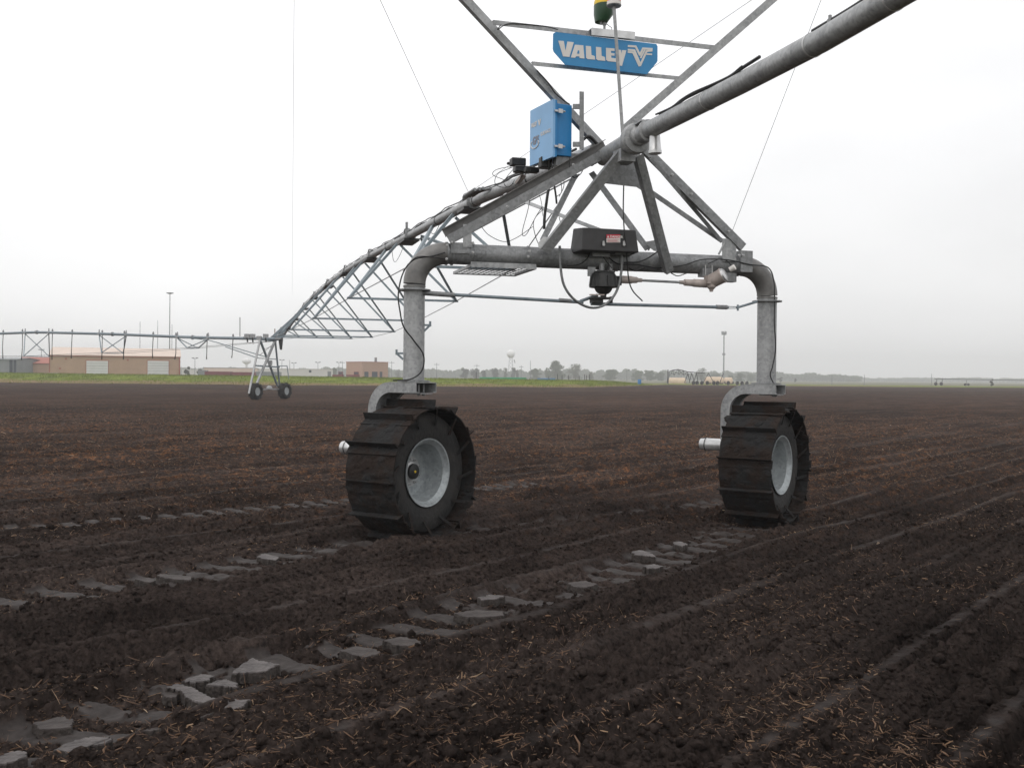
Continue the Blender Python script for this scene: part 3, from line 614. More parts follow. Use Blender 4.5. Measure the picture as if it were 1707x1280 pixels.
# step platform of expanded metal under the beam
w0, w1 = L(784, 440, -.1).x, L(893, 440, -.1).x; zz = 2.80; gp = MB()
for a, b in (((w0, -.12), (w1, -.12)), ((w0, .70), (w1, .70)), ((w0, -.12), (w0, .70)), ((w1, -.12), (w1, .70))):
    hh_ = .055 if a[1] < 0 and b[1] < 0 else (.014 if a[1] == b[1] else .03); gp.bar((a[0], a[1], zz - .0275 + hh_ / 2), (b[0], b[1], zz - .0275 + hh_ / 2), .008, hh_)
gr = gp.build('step_platform', M['galv'], T, 0)
gp = MB(); k = 0; x = w0 + .02
while x < w1 - .01: gp.bar((x, -.11, zz - .02), (x, .69, zz - .02), .017, .002); x += .062
y = -.10
while y < .69: gp.bar((w0 + .01, y, zz - .0225), (w1 - .01, y, zz - .0225), .03, .002); y += .105
gp.build('grating', M['cover'], gr, 0)

# drive-box cover with warning label
def P3(px, py, s): return L(px, py, s)
cw0, cw1 = L(972, 395, -.36), L(1064, 395, -.36)
z0, z1 = L(972, 417, -.36).z, L(972, 379, -.36).z
cv = MB(); xa, xb = cw0.x, cw1.x; ya, yb = -.36, -.02
vs = [(xa - .01, ya, z0 + .0), (xb + .01, ya, z0), (xb + .03, yb, z0 - .005), (xa - .03, yb, z0 - .005), (xa + .005, ya + .015, z1 - .0), (xb - .02, ya + .015, z1), (xb - .03, yb - .02, z1 + .03), (xa + .0, yb - .02, z1 + .03)]
cv.add(vs, [(3, 2, 1, 0), (4, 5, 6, 7), (0, 1, 5, 4), (1, 2, 6, 5), (2, 3, 7, 6), (3, 0, 4, 7)])
import bmesh
cover = cv.build('drive_box_cover', M['cover'], T, 0)
bmv = cover.modifiers.new('b', 'BEVEL'); bmv.width = .012; bmv.segments = 3
def label_plate(px0, py0, px1, py1, s, m, name, parent, t=.002):
    return MB().plate([L(px0, py0, s), L(px1, py0, s), L(px1, py1, s), L(px0, py1, s)], (0, 1, 0), t).build(name, m, parent, 0)
def text_mesh(body, size, m, name, parent, origin, xdir, ydir, extrude=.001, bold=.0, sxx=1.):
    cu = bpy.data.curves.new(name, 'FONT'); cu.body = body; cu.size = size; cu.extrude = extrude; cu.offset = bold; cu.resolution_u = 3
    ob = bpy.data.objects.new(name, cu); C.objects.link(ob); dg = bpy.context.evaluated_depsgraph_get()
    me = bpy.data.meshes.new_from_object(ob.evaluated_get(dg)); bpy.data.objects.remove(ob); me.materials.clear(); me.materials.append(m)
    xd = Vector(xdir).normalized(); yd = Vector(ydir).normalized(); zd = xd.cross(yd)
    me.transform(Matrix(((xd.x * sxx, yd.x, zd.x, origin[0]), (xd.y * sxx, yd.y, zd.y, origin[1]), (xd.z * sxx, yd.z, zd.z, origin[2]), (0, 0, 0, 1))))
    o = bpy.data.objects.new(name, me); C.objects.link(o); o.parent = parent; return o
lb = label_plate(1011, 391, 1034, 397.5, -.364, M['red'], 'danger_label', cover); lb2 = label_plate(1011, 397.6, 1034, 404.5, -.364, M['white'], 'label_text_panel', cover)
lb.rotation_euler = lb2.rotation_euler = (0, 0, 0)
p = L(1017, 396.3, -.3665); text_mesh('DANGER', .036, M['white'], 'danger_lettering', cover, p, (1, 0, 0), (0, 0, 1), .0005, .001)
p0_ = L(1011.7, 396.4, -.3665); MB().plate([p0_, p0_ + Vector((.027, 0, 0)), p0_ + Vector((.0135, 0, .025))], (0, 1, 0), .001).build('warning_triangle', M['white'], cover, 0)
g = MB()
for k in range(3):
    yk = 399.4 + k * 1.7; g.plate([L(1012.5, yk, -.3665), L(1032.5 - 3 * (k % 2), yk, -.3665), L(1032.5 - 3 * (k % 2), yk + .5, -.3665), L(1012.5, yk + .5, -.3665)], (0, 1, 0), .001)
g.build('fine_print', M['red'], cover, 0)
for px in (1006, 1040):
    g = MB(); c_ = L(px, 406, -.372); g.box(c_, (.02, .02, .05)); g.tube([c_ + Vector((-.01, -.01, -.02)), c_ + Vector((0, -.012, .03)), c_ + Vector((.012, -.01, -.02))], .005, 6); g.build('cover_latch', M['bolt'], cover, 0)
MB().box(L(1000, 424, -.16), (.2, .1, .06)).build('mounting_foot', M['galvd'], T, 0); MB().box(L(1035, 421, -.20), (.17, .12, .05)).build('mounting_foot', M['galvd'], T, 0)
# centre-drive: black motor with gearbox below the beam, tan couplers and shaft to the right-hand gearbox
g = MB(); sM = -.12; ct = L(1006, 470, sM)
mc = ct.copy()
g.lathe(mc + Vector((0, 0, .10)), (0, 0, -1), [(0, .10), (.01, .125), (.03, .135), (.115, .150), (.16, .155), (.165, .10), (.20, .085), (.225, .06), (.235, .035), (.27, .03), (.29, .04)], 20)
g.box(mc + Vector((0, 0, .105)), (.2, .17, .02)); g.bar(mc + Vector((.08, 0, .015)), mc + Vector((.19, 0, .015)), .11, .10)
for k in range(8):
    a = k * math.pi / 4; g.bar(mc + Vector((math.cos(a) * .14, math.sin(a) * .14, .06)), mc + Vector((math.cos(a) * .155, math.sin(a) * .155, -.05)), .02, .02)
cd_ = g.build('centre_drive', M['cast'], T, 40)
MB().tube([mc + Vector((-.02, 0, .10)), mc + Vector((-.02, 0, .20))], .03, 8).build('motor_hanger', M['galv'], T, 30); MB().tube([mc + Vector((.09, .02, .10)), mc + Vector((.09, .02, .20))], .02, 8).build('motor_hanger', M['galv'], T, 30)
MB().box(L(986, 453, -.10), (.09, .01, .10)).build('motor_bracket', M['galv'], T, 0)
a0, a1 = L(1034, 466, sM), L(1061, 467, sM); b0, b1 = L(1141, 471, sM), L(1178, 473, sM)
sh = MB().tube([a1, b0], .014, 12).build('drive_shaft', M['galv'], T, 40)
MB().lathe(a0, a1 - a0, [(0, .042), (.13, .042), (.14, .036), ((a1 - a0).length, .034), ((a1 - a0).length + .02, .022), ((a1 - a0).length + .06, .022)], 16).build('shaft_guard', M['tan'], T, 35)
Lb = (b1 - b0).length
MB().lathe(b0, b1 - b0, [(-.06, .02), (-.005, .022), (0, .036), (.10, .038), (.11, .044), (Lb, .046)], 16).build('shaft_guard', M['tan'], T, 35)
gc = L(1190, 467, -.16); gd = Vector((.62, -.62, .42)).normalized()
gb = MB(); gb.lathe(gc - gd * .10, gd, [(0, .05), (.02, .075), (.10, .08), (.19, .082), (.2, .088), (.215, .088)], 20)
gb.lathe(gc + Vector((-.03, 0, -.02)), (0, 0, -1), [(0, .05), (.06, .05), (.09, .022), (.11, .02)], 10); gb.bar(gc + Vector((-.1, 0, 0)), gc, .09, .09)
gbo = gb.build('gearbox', M['tan'], T, 35)
MB().lathe(gc + gd * .115, gd, [(0, .08), (.02, .076), (.035, .05), (.038, 0)], 20).build('gearbox_cover', M['alu'], gbo, 35)
cp = gc + gd * .13 + Vector((.085, .03, .06)); MB().lathe(cp, gd, [(0, .03), (.06, .034), (.065, .03), (.066, 0)], 12).build('end_cap', M['white'], gbo, 35)
g = MB(); g.box(L(1176, 455, -.06), (.13, .12, .09)); g.build('gearbox_bracket', M['galvd'], T, 0)
for xx in (1176, 1187): MB().tube([L(xx, 458, -.13), L(xx, 442, -.13)], .006, 6).build('u_bolt', M['bolt'], T, 30)
g = MB(); g.box(L(1215, 463, -.02), (.14, .10, .10)); g.build('gearbox_bracket', M['galvd'], T, 0)
# tie rods
sR = -.06
def rod(pts, r, name='tie_rod', m='truss'): return MB().tube([L(x, y, sR) for x, y in pts], r, 10).build(name, M[m], T, 35)
rod([(714, 489), (972, 504)], .018); rod([(700, 488), (757, 492)], .026, 'rod_sleeve', 'galvd'); rod([(932, 500.5), (952, 502)], .023, 'rod_sleeve', 'galvd')
rod([(985, 506.5), (1214, 512.5)], .018); rod([(1194, 511.8), (1212, 512.4)], .025, 'rod_sleeve', 'galvd'); rod([(1212, 511), (1229, 511.5)], .005, 'rod_end'); rod([(1212, 514.2), (1229, 514)], .005, 'rod_end'); rod([(952, 502.6), (972, 503.2)], .008, 'rod_end')
rod([(1228, 513), (1262, 503)], .014, 'rod_link'); rod([(1230, 508), (1230, 518)], .012, 'rod_pin')
rod([(968, 502), (996, 492)], .018, 'steering_arm'); 
g = MB(); q = L(1000, 497, sM); g.plate([q + Vector((-.12, -.05, 0)), q + Vector((.0, -.07, 0)), q + Vector((.15, -.02, 0)), q + Vector((.15, .04, 0)), q + Vector((-.1, .06, 0))], (0, 0, 1), .02)
g.box(q + Vector((-.04, 0, -.035)), (.13, .07, .04)); g.lathe(q + Vector((.13, 0, -.05)), (0, 0, 1), [(0, .02), (.07, .02)], 8); g.build('steering_arm', M['cast'], T, 0)
MB().bar(q + Vector((-.14, -.06, .028)), q + Vector((.02, -.075, .03)), .03, .012).build('arm_strap', M['tan'], T, 0)
# foot pegs on the left leg
for x0, y0, x1, sg in ((672, 587, 661, -1), (707, 540, 717, 1)):
    g = MB(); a = L(x0, y0 + 2, -.03); b = L(x1, y0 + 2, -.03); g.bar(a, b, .02, .02); g.bar(b + Vector((0, 0, -.015)), b + Vector((0, 0, .04)), .022, .02); g.bar(L(x0, y0 + 12, -.03), b, .016, .02)
    g.build('foot_peg', M['truss'], T, 0)

# --- top: V-shaped mast arms that carry the sign and the aerials
tipL, tipR = Vector((-3.35, 0, 4.29 + .83 * 3.35)), Vector((3.3, 0, 4.29 + .81 * 3.3))
def arm(p0, p1, fxx):
    d = (p1 - p0).normalized(); g = MB(); up = Vector((0, -1, 0)); g.angle(p0, p1, .085, .007, up, fxx, -1)
    n = int((p1 - p0).length / .42)
    return g.build('mast_arm', M['galv'], T, 0)
aL0, aL1 = L(1001, 244, .25), L(775, 0, .25); aL1 = aL0 + (aL1 - aL0) * 2.18; arm(aL0, aL1, 1); aR0, aR1 = L(1036, 219, -.045), L(1287, 0, -.045); aR1 = aR0 + (aR1 - aR0) * 1.55; arm(aR0, aR1, -1); tipL, tipR = aL1 + Vector((.05, -.03, -.05)), aR1 + Vector((-.05, 0, -.05))
member('cross_bar', (821, 39), (1189, 81), .06, .0, 'L', .052, 'galv', fx=1)
member('cross_bar', (886, 107), (1134, 132), .06, .0, 'L', .042, 'galv', fx=1)
sS = -.05
def SP(x, y, s=sS): return L(x, y, s)
sp = MB().plate([SP(x, y) for x, y in ((926, 54), (922, 57), (921.5, 82), (923, 87), (942, 108.5), (1078.5, 124.5), (1094.5, 105), (1096, 102), (1096, 78), (1094, 74))], (0, 1, 0), .006).build('sign_panel', M['signblue'], T, 0)
# lettering: drawn in the sign's own plane, photo pixels / 8.98 zoom
def sgp(zx, zy): return SP(920 + zx / 8.984, 30 + zy / 8.984, sS - .006)
letters = {
 'V': [[(95, 345), (178, 350), (205, 495), (232, 358), (328, 368), (262, 588), (168, 580)]],
 'A': [[(345, 405), (470, 415), (488, 612), (415, 605), (412, 580), (362, 578), (350, 600), (284, 596)]],
 'L': [[(508, 422), (585, 430), (592, 558), (640, 575), (648, 628), (535, 620), (512, 600)], [(660, 438), (738, 445), (744, 572), (792, 590), (800, 648), (688, 638), (664, 618)]],
 'E': [[(810, 452), (938, 462), (938, 500), (885, 496), (885, 528), (938, 535), (938, 570), (888, 566), (890, 600), (965, 612), (968, 664), (838, 652), (812, 630)]],
 'Y': [[(985, 480), (1035, 484), (1040, 540), (1052, 486), (1116, 490), (1050, 722), (1000, 716), (1012, 640)]]}
for k, polys in letters.items():
    for pl in polys:
        MB().plate([sgp(*q) for q in pl], (0, 1, 0), .002).build('letter', M['white'], sp, 0)
def tri(p): MB().plate([SP(920 + x / 8.984, 30 + y / 8.984, sS - .0085) for x, y in p], (0, 1, 0), .002).build('letter_gap', M['signblue'], sp, 0)
tri([(388, 490), (410, 492), (412, 540), (378, 538)])
def stroke(pts, w):
    g = MB()
    for i in range(len(pts) - 1):
        a, b = [Vector((x, y, 0)) for x, y in pts[i:i + 2]]; d = (b - a).normalized(); n = Vector((-d.y, d.x, 0)) * w / 2; e_ = d * w * .25
        g.plate([SP(920 + q.x / 8.984, 30 + q.y / 8.984, sS - .006 - .0006 * i) for q in (a - e_ + n, b + e_ + n, b + e_ - n, a - e_ - n)], (0, 1, 0), .002)
    return g
for pts, w in (([(1145, 425), (1255, 432), (1318, 560), (1365, 462), (1500, 470)], 30), ([(1145, 482), (1235, 490), (1325, 705)], 30),
               ([(1142, 515), (1215, 520), (1310, 722)], 26), ([(1322, 715), (1420, 500), (1498, 492)], 30), ([(1400, 545), (1495, 550)], 22), ([(1330, 600), (1392, 482)], 24)):
    stroke(pts, w).build('emblem_stroke', M['white'], sp, 0)
mpz = MB(); mpz.plate([SP(x, y, sS - .02) for x, y in ((986, 47), (1058.5, 54), (1058.5, 66), (986, 59))], (0, 1, 0), .006)
a, b = SP(986, 47, sS - .02), SP(1058.5, 54, sS - .02); mpz.bar(a + Vector((0, .05, 0)), b + Vector((0, .05, 0)), .10, .005); mpz.build('aerial_plate', M['alu'], T, 0)
# green and yellow receiver
ax0 = L(1006, 47, .02); g = MB()
zb = L(1006, 38, .02).z; zt = L(1006, 10, .02).z; xc = L(1006, 20, .02).x
prof = [(-.075, -.09, zb), (.04, -.09, zb), (.04, .09, zb), (-.075, .09, zb)]
top = []
for k in range(20):
    a = 2 * math.pi * k / 20; top.append((xc + .0 + .105 * math.cos(a), .02 + .125 * math.sin(a), zt))
g2 = MB()
ringb = [(xc - .015 + (.06 if math.cos(2 * math.pi * k / 20) > 0 else .08) * math.cos(2 * math.pi * k / 20), .02 + .08 * math.sin(2 * math.pi * k / 20), zb) for k in range(20)]
ringm = [(x, y, zt - .10) for x, y, z in top]
vs = ringb + ringm + top; g2.add(vs, [(i + 20 * j, (i + 1) % 20 + 20 * j, (i + 1) % 20 + 20 * (j + 1), i + 20 * (j + 1)) for j in range(2) for i in range(20)] + [tuple(range(20))[::-1], tuple(range(40, 60))])
rc = g2.build('gps_receiver', M['grn'], T, 40)
MB().lathe((xc, .02, zt), (0, 0, 1), [(0, .106), (.03, .106), (.09, .085), (.12, .04), (.125, 0)], 24).build('dome', M['yel'], rc, 40)
g = MB(); g.tube([(xc + .005, .0, zb), (xc + .005, .0, ax0.z - .02)], .014, 8); g.lathe((xc + .005, 0, zb - .035), (0, 0, 1), [(0, .024), (.02, .024)], 6); g.tube([(xc - .035, 0, zb), (xc - .035, 0, zb - .035)], .012, 8)
g.tube([(xc + .02, 0, zb - .01), (xc + .06, 0, zb - .04), (xc + .09, 0, zb - .055), (xc + .09, 0, zb - .08)], .004, 5); g.build('receiver_stud', M['galvd'], rc, 30)
# red and white aerial on its leaning pole
sP = -.36; pt, pb = L(1023.5, 12, sP), L(1041, 268, sP + .05)
pl = MB().tube([pb, pb + (pt - pb) * .09, pb + (pt - pb) * .091, pt], [.024, .024, .018, .018], 12).build('aerial_pole', M['galv'], T, 35)
top = pt + Vector((0, 0, 0))
MB().lathe(top, (0, 0, 1), [(0, .04), (.004, .074), (.012, .078), (.016, .078)], 28).build('dome_base', M['galvd'], pl, 30)
MB().lathe(top + Vector((0, 0, .016)), (0, 0, 1), [(0, .077), (.036, .075)], 28).build('white_band', M['white'], pl, 30)
MB().lathe(top + Vector((0, 0, .052)), (0, 0, 1), [(0, .0745), (.04, .07), (.07, .05), (.085, .02), (.088, 0)], 28).build('red_dome', M['redpl'], pl, 30)

# --- control box with open lid face turned to the left
bR, bL = Vector((.417, 11.0, 0)), Vector((.179, 11.5, 0)); toL = Matrix.Rotation(-TH, 3, 'Z')
A_ = toL @ (bR - TC); B_ = toL @ (bL - TC); A_.z = B_.z = 0
ztp, zbt = 4.625, 4.005; inn = Vector((-(B_ - A_).y, (B_ - A_).x, 0)).normalized()
if inn.x < 0: inn = -inn
def bx(a, b, z): return Vector((a.x, a.y, z)) if b is None else Vector((b.x, b.y, z))
def prism(quad, z0, z1):
    return [Vector((q.x, q.y, z0)) for q in quad] + [Vector((q.x, q.y, z1)) for q in quad], [(3, 2, 1, 0), (4, 5, 6, 7), (0, 1, 5, 4), (1, 2, 6, 5), (2, 3, 7, 6), (3, 0, 4, 7)]
ed = (B_ - A_).normalized(); ie = .03
body = MB().add(*prism([A_ + ed * ie + inn * .030, B_ - ed * ie + inn * .030, B_ - ed * ie + inn * .25, A_ + ed * ie + inn * .25], zbt + .03, ztp - .03)).build('control_box', M['blue'], T, 0)
body2 = body.modifiers.new('b', 'BEVEL'); body2.width = .008; body2.segments = 2
dr = MB().add(*prism([A_, B_, B_ + inn * .028, A_ + inn * .028], zbt, ztp)).build('door', M['bluesheen'], body, 0)
MB().add(*prism([A_ + inn * .0285 - ed * .001, B_ + inn * .0285 + ed * .001, B_ + inn * .05, A_ + inn * .05 ], zbt + .005, ztp - .005)).build('door_rim', M['blue'], body, 0)
for zc in (4.50, 4.12):
    g = MB(); c_ = A_ + inn * .075 - ed * .0; c_ = Vector((c_.x, c_.y, zc))
    g.bar(c_ - inn * .06 - ed * .012, c_ + inn * .055 - ed * .012, .018, .02); g.bar(c_ - inn * .02 - ed * .025, c_ + inn * .03 - ed * .025, .012, .045); g.tube([c_ + inn * .03 - ed * .03, c_ + inn * .06 - ed * .02], .01, 6)
    g.build('latch', M['bolt'], body, 0)
g = MB(); 
xd = -ed; outn = -inn
def dface(u, z): q = B_ + xd * u + outn * .003; return Vector((q.x, q.y, z))
text_mesh('VALLEY', .066, M['white'], 'door_lettering', body, dface(.035, 4.425), xd, (0, 0, 1), .0006, .003, .62)
g = MB(); q = lambda u, z: dface(u, z)
g.plate([q(.20, 4.475), q(.225, 4.475), q(.238, 4.445), q(.252, 4.475), q(.275, 4.475), q(.245, 4.41), q(.23, 4.41)], outn, .001); g.build('door_emblem', M['white'], body, 0)
text_mesh('GPS', .12, M['gry'], 'door_lettering', body, dface(.075, 4.225), xd, (0, 0, 1), .0006, .004, .75)
text_mesh('GUIDANCE', .055, M['white'], 'door_lettering', body, dface(.265, 4.285), xd, (0, 0, 1), .0006, .001, .85)
sw = [dface(.13 + .10 * math.cos(a), 4.23 + .05 * math.sin(a)) for a in np.linspace(math.pi * .75, math.pi * 2.1, 14)]
MB().tube(sw, .006, 5).build('door_emblem', M['white'], body, 30)
member('box_post', (968.5, 154), (968.5, 250), -.02, -.02, 'L', .05, 'galvd', .006)
for y in (178, 241): MB().bar(L(955, y, -.0), L(969, y, -.02), .03, .05).build('box_bracket', M['galvd'], T, 0)

# --- apex casting, collar and drain
apz = 4.13
g = MB(); g.lathe((.025, -.98, 4.035), (0, 1, 0), [(0, .11), (.008, .147), (.05, .150), (.055, .156), (.075, .156), (.08, .15), (.13, .147), (.14, .105), (.98, .092)], 28)
g.box((.02, -.62, 3.93), (.16, .22, .16)); g.build('apex_casting', M['galv'], T, 35)
# loose cables
cb = [([(742, 421), (720, 427), (690, 433), (672, 455), (664, 490), (667, 520), (673, 545), (690, 568), (706, 592), (703, 618), (684, 632), (655, 634)], -.14, .008),
      ([(742, 432), (715, 428), (692, 430), (672, 452)], -.15, .005),
      ([(1010, 415), (1012, 425), (1030, 440), (1060, 441), (1100, 447), (1140, 442), (1170, 433), (1210, 433), (1250, 441), (1280, 446), (1290, 468), (1291, 500), (1291, 540), (1293, 580), (1288, 610), (1284, 625), (1290, 640)], -.15, .007),
      ([(1040, 438), (1070, 435), (1098, 418), (1110, 404)], -.16, .008), ([(1000, 418), (1008, 432), (1020, 447)], -.18, .005), ([(985, 418), (978, 432), (965, 441), (945, 443)], -.17, .006),
      ([(1048, 447), (1060, 452), (1075, 447)], -.14, .006), ([(1118, 455), (1130, 460), (1146, 455)], -.12, .006),
      ([(1041, 268, -.33), (1040, 300, -.33), (1039, 350, -.36), (1041, 390, -.4), (1045, 430, -.3), (1048, 465, -.25), (1055, 485, -.25), (1071, 502, -.25)], -.3, .007),
      ([(933, 410), (934, 440), (940, 475), (958, 500), (985, 513), (1010, 507), (1028, 485), (1036, 450), (1036, 412)], -.22, .014),
      ([(1180, 440), (1200, 432), (1213, 436), (1218, 442)], -.2, .006)]
for i, (pts, s_, r_) in enumerate(cb): cable(pts, r_, 'cable', T, M['black'] if r_ < .012 else M['galvd'], s_)
# hanging looms below the control box
loom = [([(915, 262, .2), (916, 300, .25), (912, 330, .25), (908, 360, .25), (907, 382, .25)], .016), ([(919, 262, .2), (921, 290, .2), (926, 322, .2), (928, 340, .2)], .011),
        ([(884, 300, .5), (882, 340, .5), (872, 380, .5), (871, 392, .5), (878, 390, .5), (893, 362, .5), (904, 345, .3)], .004), ([(905, 350, .3), (893, 362, .3), (889, 375, .3), (893, 395, .3), (898, 408, .3)], .004),
        ([(925, 290, .2), (934, 300, .2), (936, 320, .2), (928, 328, .2)], .004), ([(938, 288, .2), (940, 310, .2), (932, 328, .2)], .004), ([(895, 315, .6), (902, 335, .6), (905, 360, .6)], .003),
        ([(932, 362, .4), (934, 370, .4), (937, 385, .4)], .004), ([(800, 375, .6), (815, 392, .6), (840, 403, .6), (862, 396, .6), (888, 378, .6)], .004),
        ([(840, 300, 1.4), (822, 292, 1.4), (826, 284, 1.4), (845, 279, 1.4), (856, 281, 1.4)], .004), ([(856, 282, 1.4), (845, 295, 1.4), (840, 305, 1.4), (846, 312, 1.4), (856, 306, 1.4)], .004),
        ([(852, 280, 1.4), (830, 290, 1.4), (825, 305, 1.4), (835, 312, 1.4), (850, 311, 1.4), (858, 300, 1.4)], .004),
        ([(870, 292, .8), (865, 302, .8), (858, 310, .8)], .006), ([(950, 262, -.1), (950, 285, -.1), (957, 296, -.1), (968, 290, -.1), (975, 275, -.1)], .005)]
for k in range(5): loom.append(([(982 + k * 4, 262 - k * 1.5, .35), (981 + k * 4.5, 272 - k * 2, .3), (987 + k * 5, 276 - k * 3, .25), (995 + k * 5, 266 - k * 3, .25), (992 + k * 5, 250 - k, .3)], .009))
loom.append(([(955, 283, .5), (985, 272, .4), (1010, 262, .4), (1030, 250, .3)], .028)); loom.append(([(960, 275, .5), (990, 265, .4), (1020, 248, .4), (1035, 243, .3)], .022))
for pts, r_ in loom: cable(pts, r_, 'cable', T, M['black'], .3)
for px_, py_, s_, sz_ in ((863, 271, .9, (.17, .12, .09)), (871, 283, .8, (.2, .12, .07)), (886, 284, .6, (.16, .1, .06)), (908, 272, .3, (.12, .12, .12)), (852, 273, 1., (.10, .04, .03))): o_ = MB().box(L(px_, py_, s_), sz_).build('junction_box', M['cast'], T, 0); o_.modifiers.new('b', 'BEVEL').width = .008
g = MB(); g.bar(L(873, 292, .85), L(862, 306, .95), .06, .03); g.build('junction_bracket', M['tan'], T, 0)
g = MB(); g.box(L(945, 268, .15), (.28, .12, .14)); g.build('wire_tray', M['galvd'], T, 0)
# cables clipped along the left mast arm
cable([(835, 42), (830, 50), (850, 40), (905, 44), (930, 50)], .006, 'cable', T, M['black'], .02)
cable([(895, 118), (915, 140), (925, 155), (940, 168), (950, 175)], .008, 'cable', T, M['black'], .18)
cable([(969, 235), (982, 228), (995, 240), (1003, 248)], .02, 'cable', T, M['black'], .1)

# ------------------------------------------------------------------ overhanging pipe towards the camera
OV = empty('overhang_pipe', TC, TH)
tag(OV, 'thick galvanised water pipe running from the tower top past the upper right corner', 'water pipe')
op = [L(1078, 224, -.9), L(1100, 209, -1.6), L(1230, 148.5, -3.05), L(1359, 73, -4.2), L(1500, 0, -5.1)]
op = [Vector((0.03, -.9, 4.065)), Vector((0.03, -1.6, 4.04)), Vector((.03, -3.05, 4.005)), Vector((.03, -4.2, 3.99)), Vector((.03, -5.1, 4.01)), Vector((.03, -8.5, 4.09))]
MB().tube(op, .0845, 32).build('pipe', M['galv'], OV, 40)
g = MB(); g.lathe((.03, -.99, 4.05), (0, -1, 0), [(0, .10), (.06, .105), (.07, .09), (.20, .09), (.21, .108), (.24, .108), (.245, .088)], 28); g.box((.0, -1.12, 4.145), (.10, .2, .015)); g.build('flange_collar', M['galv'], OV, 35)
MB().lathe((.05, -1.32, 3.985), (.03, 0, -1), [(0, .052), (.05, .054), (.15, .062), (.155, .066), (.18, .066), (.185, .05)], 20).build('drain_cup', M['alu'], OV, 35)
def pipe_at(s): # top of overhang pipe centre height
    for a, b in zip(op[:-1], op[1:]):
        if b.y <= s <= a.y: t = (a.y - s) / (a.y - b.y); return a.z + (b.z - a.z) * t
    return 4.0
def clip_line(s0, s1, lift, n, x0=.02, r=.014):
    pts = []
    for k in range(n + 1):
        s = s0 + (s1 - s0) * k / n; pts.append(Vector((x0 + .03 * math.sin(k * 1.7), s, pipe_at(s) + .085 + lift * (.3 + .7 * abs(math.sin(k * 1.1)))))) 
    return MB().tube(curve(pts, 6), r, 6).build('cable', M['black'], OV, 60)
clip_line(-1.5, -3.4, .028, 7); clip_line(-4.1, -7, .03, 6); clip_line(-1.5, -3.2, .012, 6, -.02, .009)
for s_ in (-2.5, -4.1, -5.0): MB().lathe((.03, s_, pipe_at(s_)), (0, 1, 0), [(0, .086), (0, .0885), (.012, .0885), (.012, .086)], 28).build('pipe_clip', M['alu'], OV, 30)
MB().lathe((.03, -4.3, pipe_at(-4.3) + .08), (0, 0, 1), [(0, .02), (.03, .02), (.04, .012), (.06, .012)], 8).build('outlet', M['galvd'], OV, 30)

# guy wires from the arm tips
GW = [(tipL, L(787, 334, 5.8), 'guy wire from the left arm tip down to the first pipe joint'), (tipL, L(487, 492, 47.5), 'guy wire from the left arm tip to the far end of the pipe span'),
      (tipR, L(1212, 408, -.12), 'guy wire from the right arm tip down to the right end of the base beam'), (tipR, L(787, 318, 5.8), 'guy wire crossing behind the sign from the right arm tip')]
for a, b, lab in GW: MB().tube([a, b], .0035, 5).build('guy_wire', M['galv'], T, 60, lab)
MB().tube([L(1209, 403, -.12), L(1198, 424, -.12)], .012, 8).build('turnbuckle', M['galv'], T, 30)
# ------------------------------------------------------------------ trussed pipe spans
def pipe_z(s): return float(np.interp(s, [0, 5.8, 11.5, 17.5, 23.3, 29, 34.5, 40.3, 47, 54, 60], [4.13, 4.50, 4.70, 4.93, 5.08, 5.14, 5.12, 5.02, 4.76, 4.42, 4.10]))
SP1 = empty('pipe_span', TC, TH)
tag(SP1, 'long arched truss pipe running from the near tower back to the small far tower', 'irrigation span', 'trussed pipe spans of the irrigation machine')
ss = np.linspace(.15, 59.5, 60); MB().tube([(0, s, pipe_z(s)) for s in ss], .084, 20).build('pipe', M['galv'], SP1, 40)
NODES = [(6.6, .90, 3.50), (12.4, 1.22, 3.36), (18.4, 1.47, 3.22), (24.0, 1.71, 3.14), (29.8, 1.79, 3.16), (35.6, 1.70, 3.30), (41.4, 1.52, 3.52), (47.2, 1.24, 3.74), (53.0, .70, 3.95)]
def bracebar(p0, p1, a, parent, name='brace', fx=1): MB().angle(p0, p1, a, .006, (0, 1, .2), fx).build(name, M['truss'], parent, 0)
for i, (s, w, z) in enumerate(NODES):
    for sg in (-1, 1):
        nd_ = Vector((sg * w, s, z))
        if sg > 0: att = [(s - 1.4, .10), (s + .7, .04)]
        else: att = [(s + .3, -.10), (s + 2.3, -.06)]
        if i == 0 and sg > 0: att = [(4.4, .06), (7.4, .06), (10.8, .10)]
        for sa, wa in att: bracebar(nd_, Vector((wa, sa, pipe_z(sa) - .09)), .055, SP1, fx=sg)
    MB().angle((-w - .05, s, z), (w + .05, s, z), .05, .006).build('spreader', M['truss'], SP1, 0)
for sg in (-1, 1):
    pts = [Vector((0, .7, 3.98))] + [Vector((sg * w, s, z)) for s, w, z in NODES] + [Vector((0, 59.2, 4.0))]
    MB().tube(pts, .009, 6).build('chord_rod', M['galvd'], SP1, 60)
for k in range(1, 10):
    s = 5.8 * k; z = pipe_z(s)
    MB().lathe((0, s - .03, z), (0, 1, 0), [(0, .085), (0, .125), (.05, .125), (.05, .085)], 20).build('flange', M['galvd'], SP1, 30)
    g = MB(); g.box((0, s + .25, z - .11), (.34, .9 if k > 1 else .5, .05)); g.box((0, s + .25, z - .09), (.12, .5, .08)); g.build('truss_bracket', M['cast'], SP1, 0)
    r_ = random.Random(k)
    MB().tube(curve([(.02, s + .1, z + .09), (.03, s + .3, z + .18), (.0, s + .7, z + .22), (.06, s + 1.0, z + .12), (.1, s + 1.2, z + .02)], 5), .02, 6).build('hose_elbow', M['galvd'], SP1, 40)
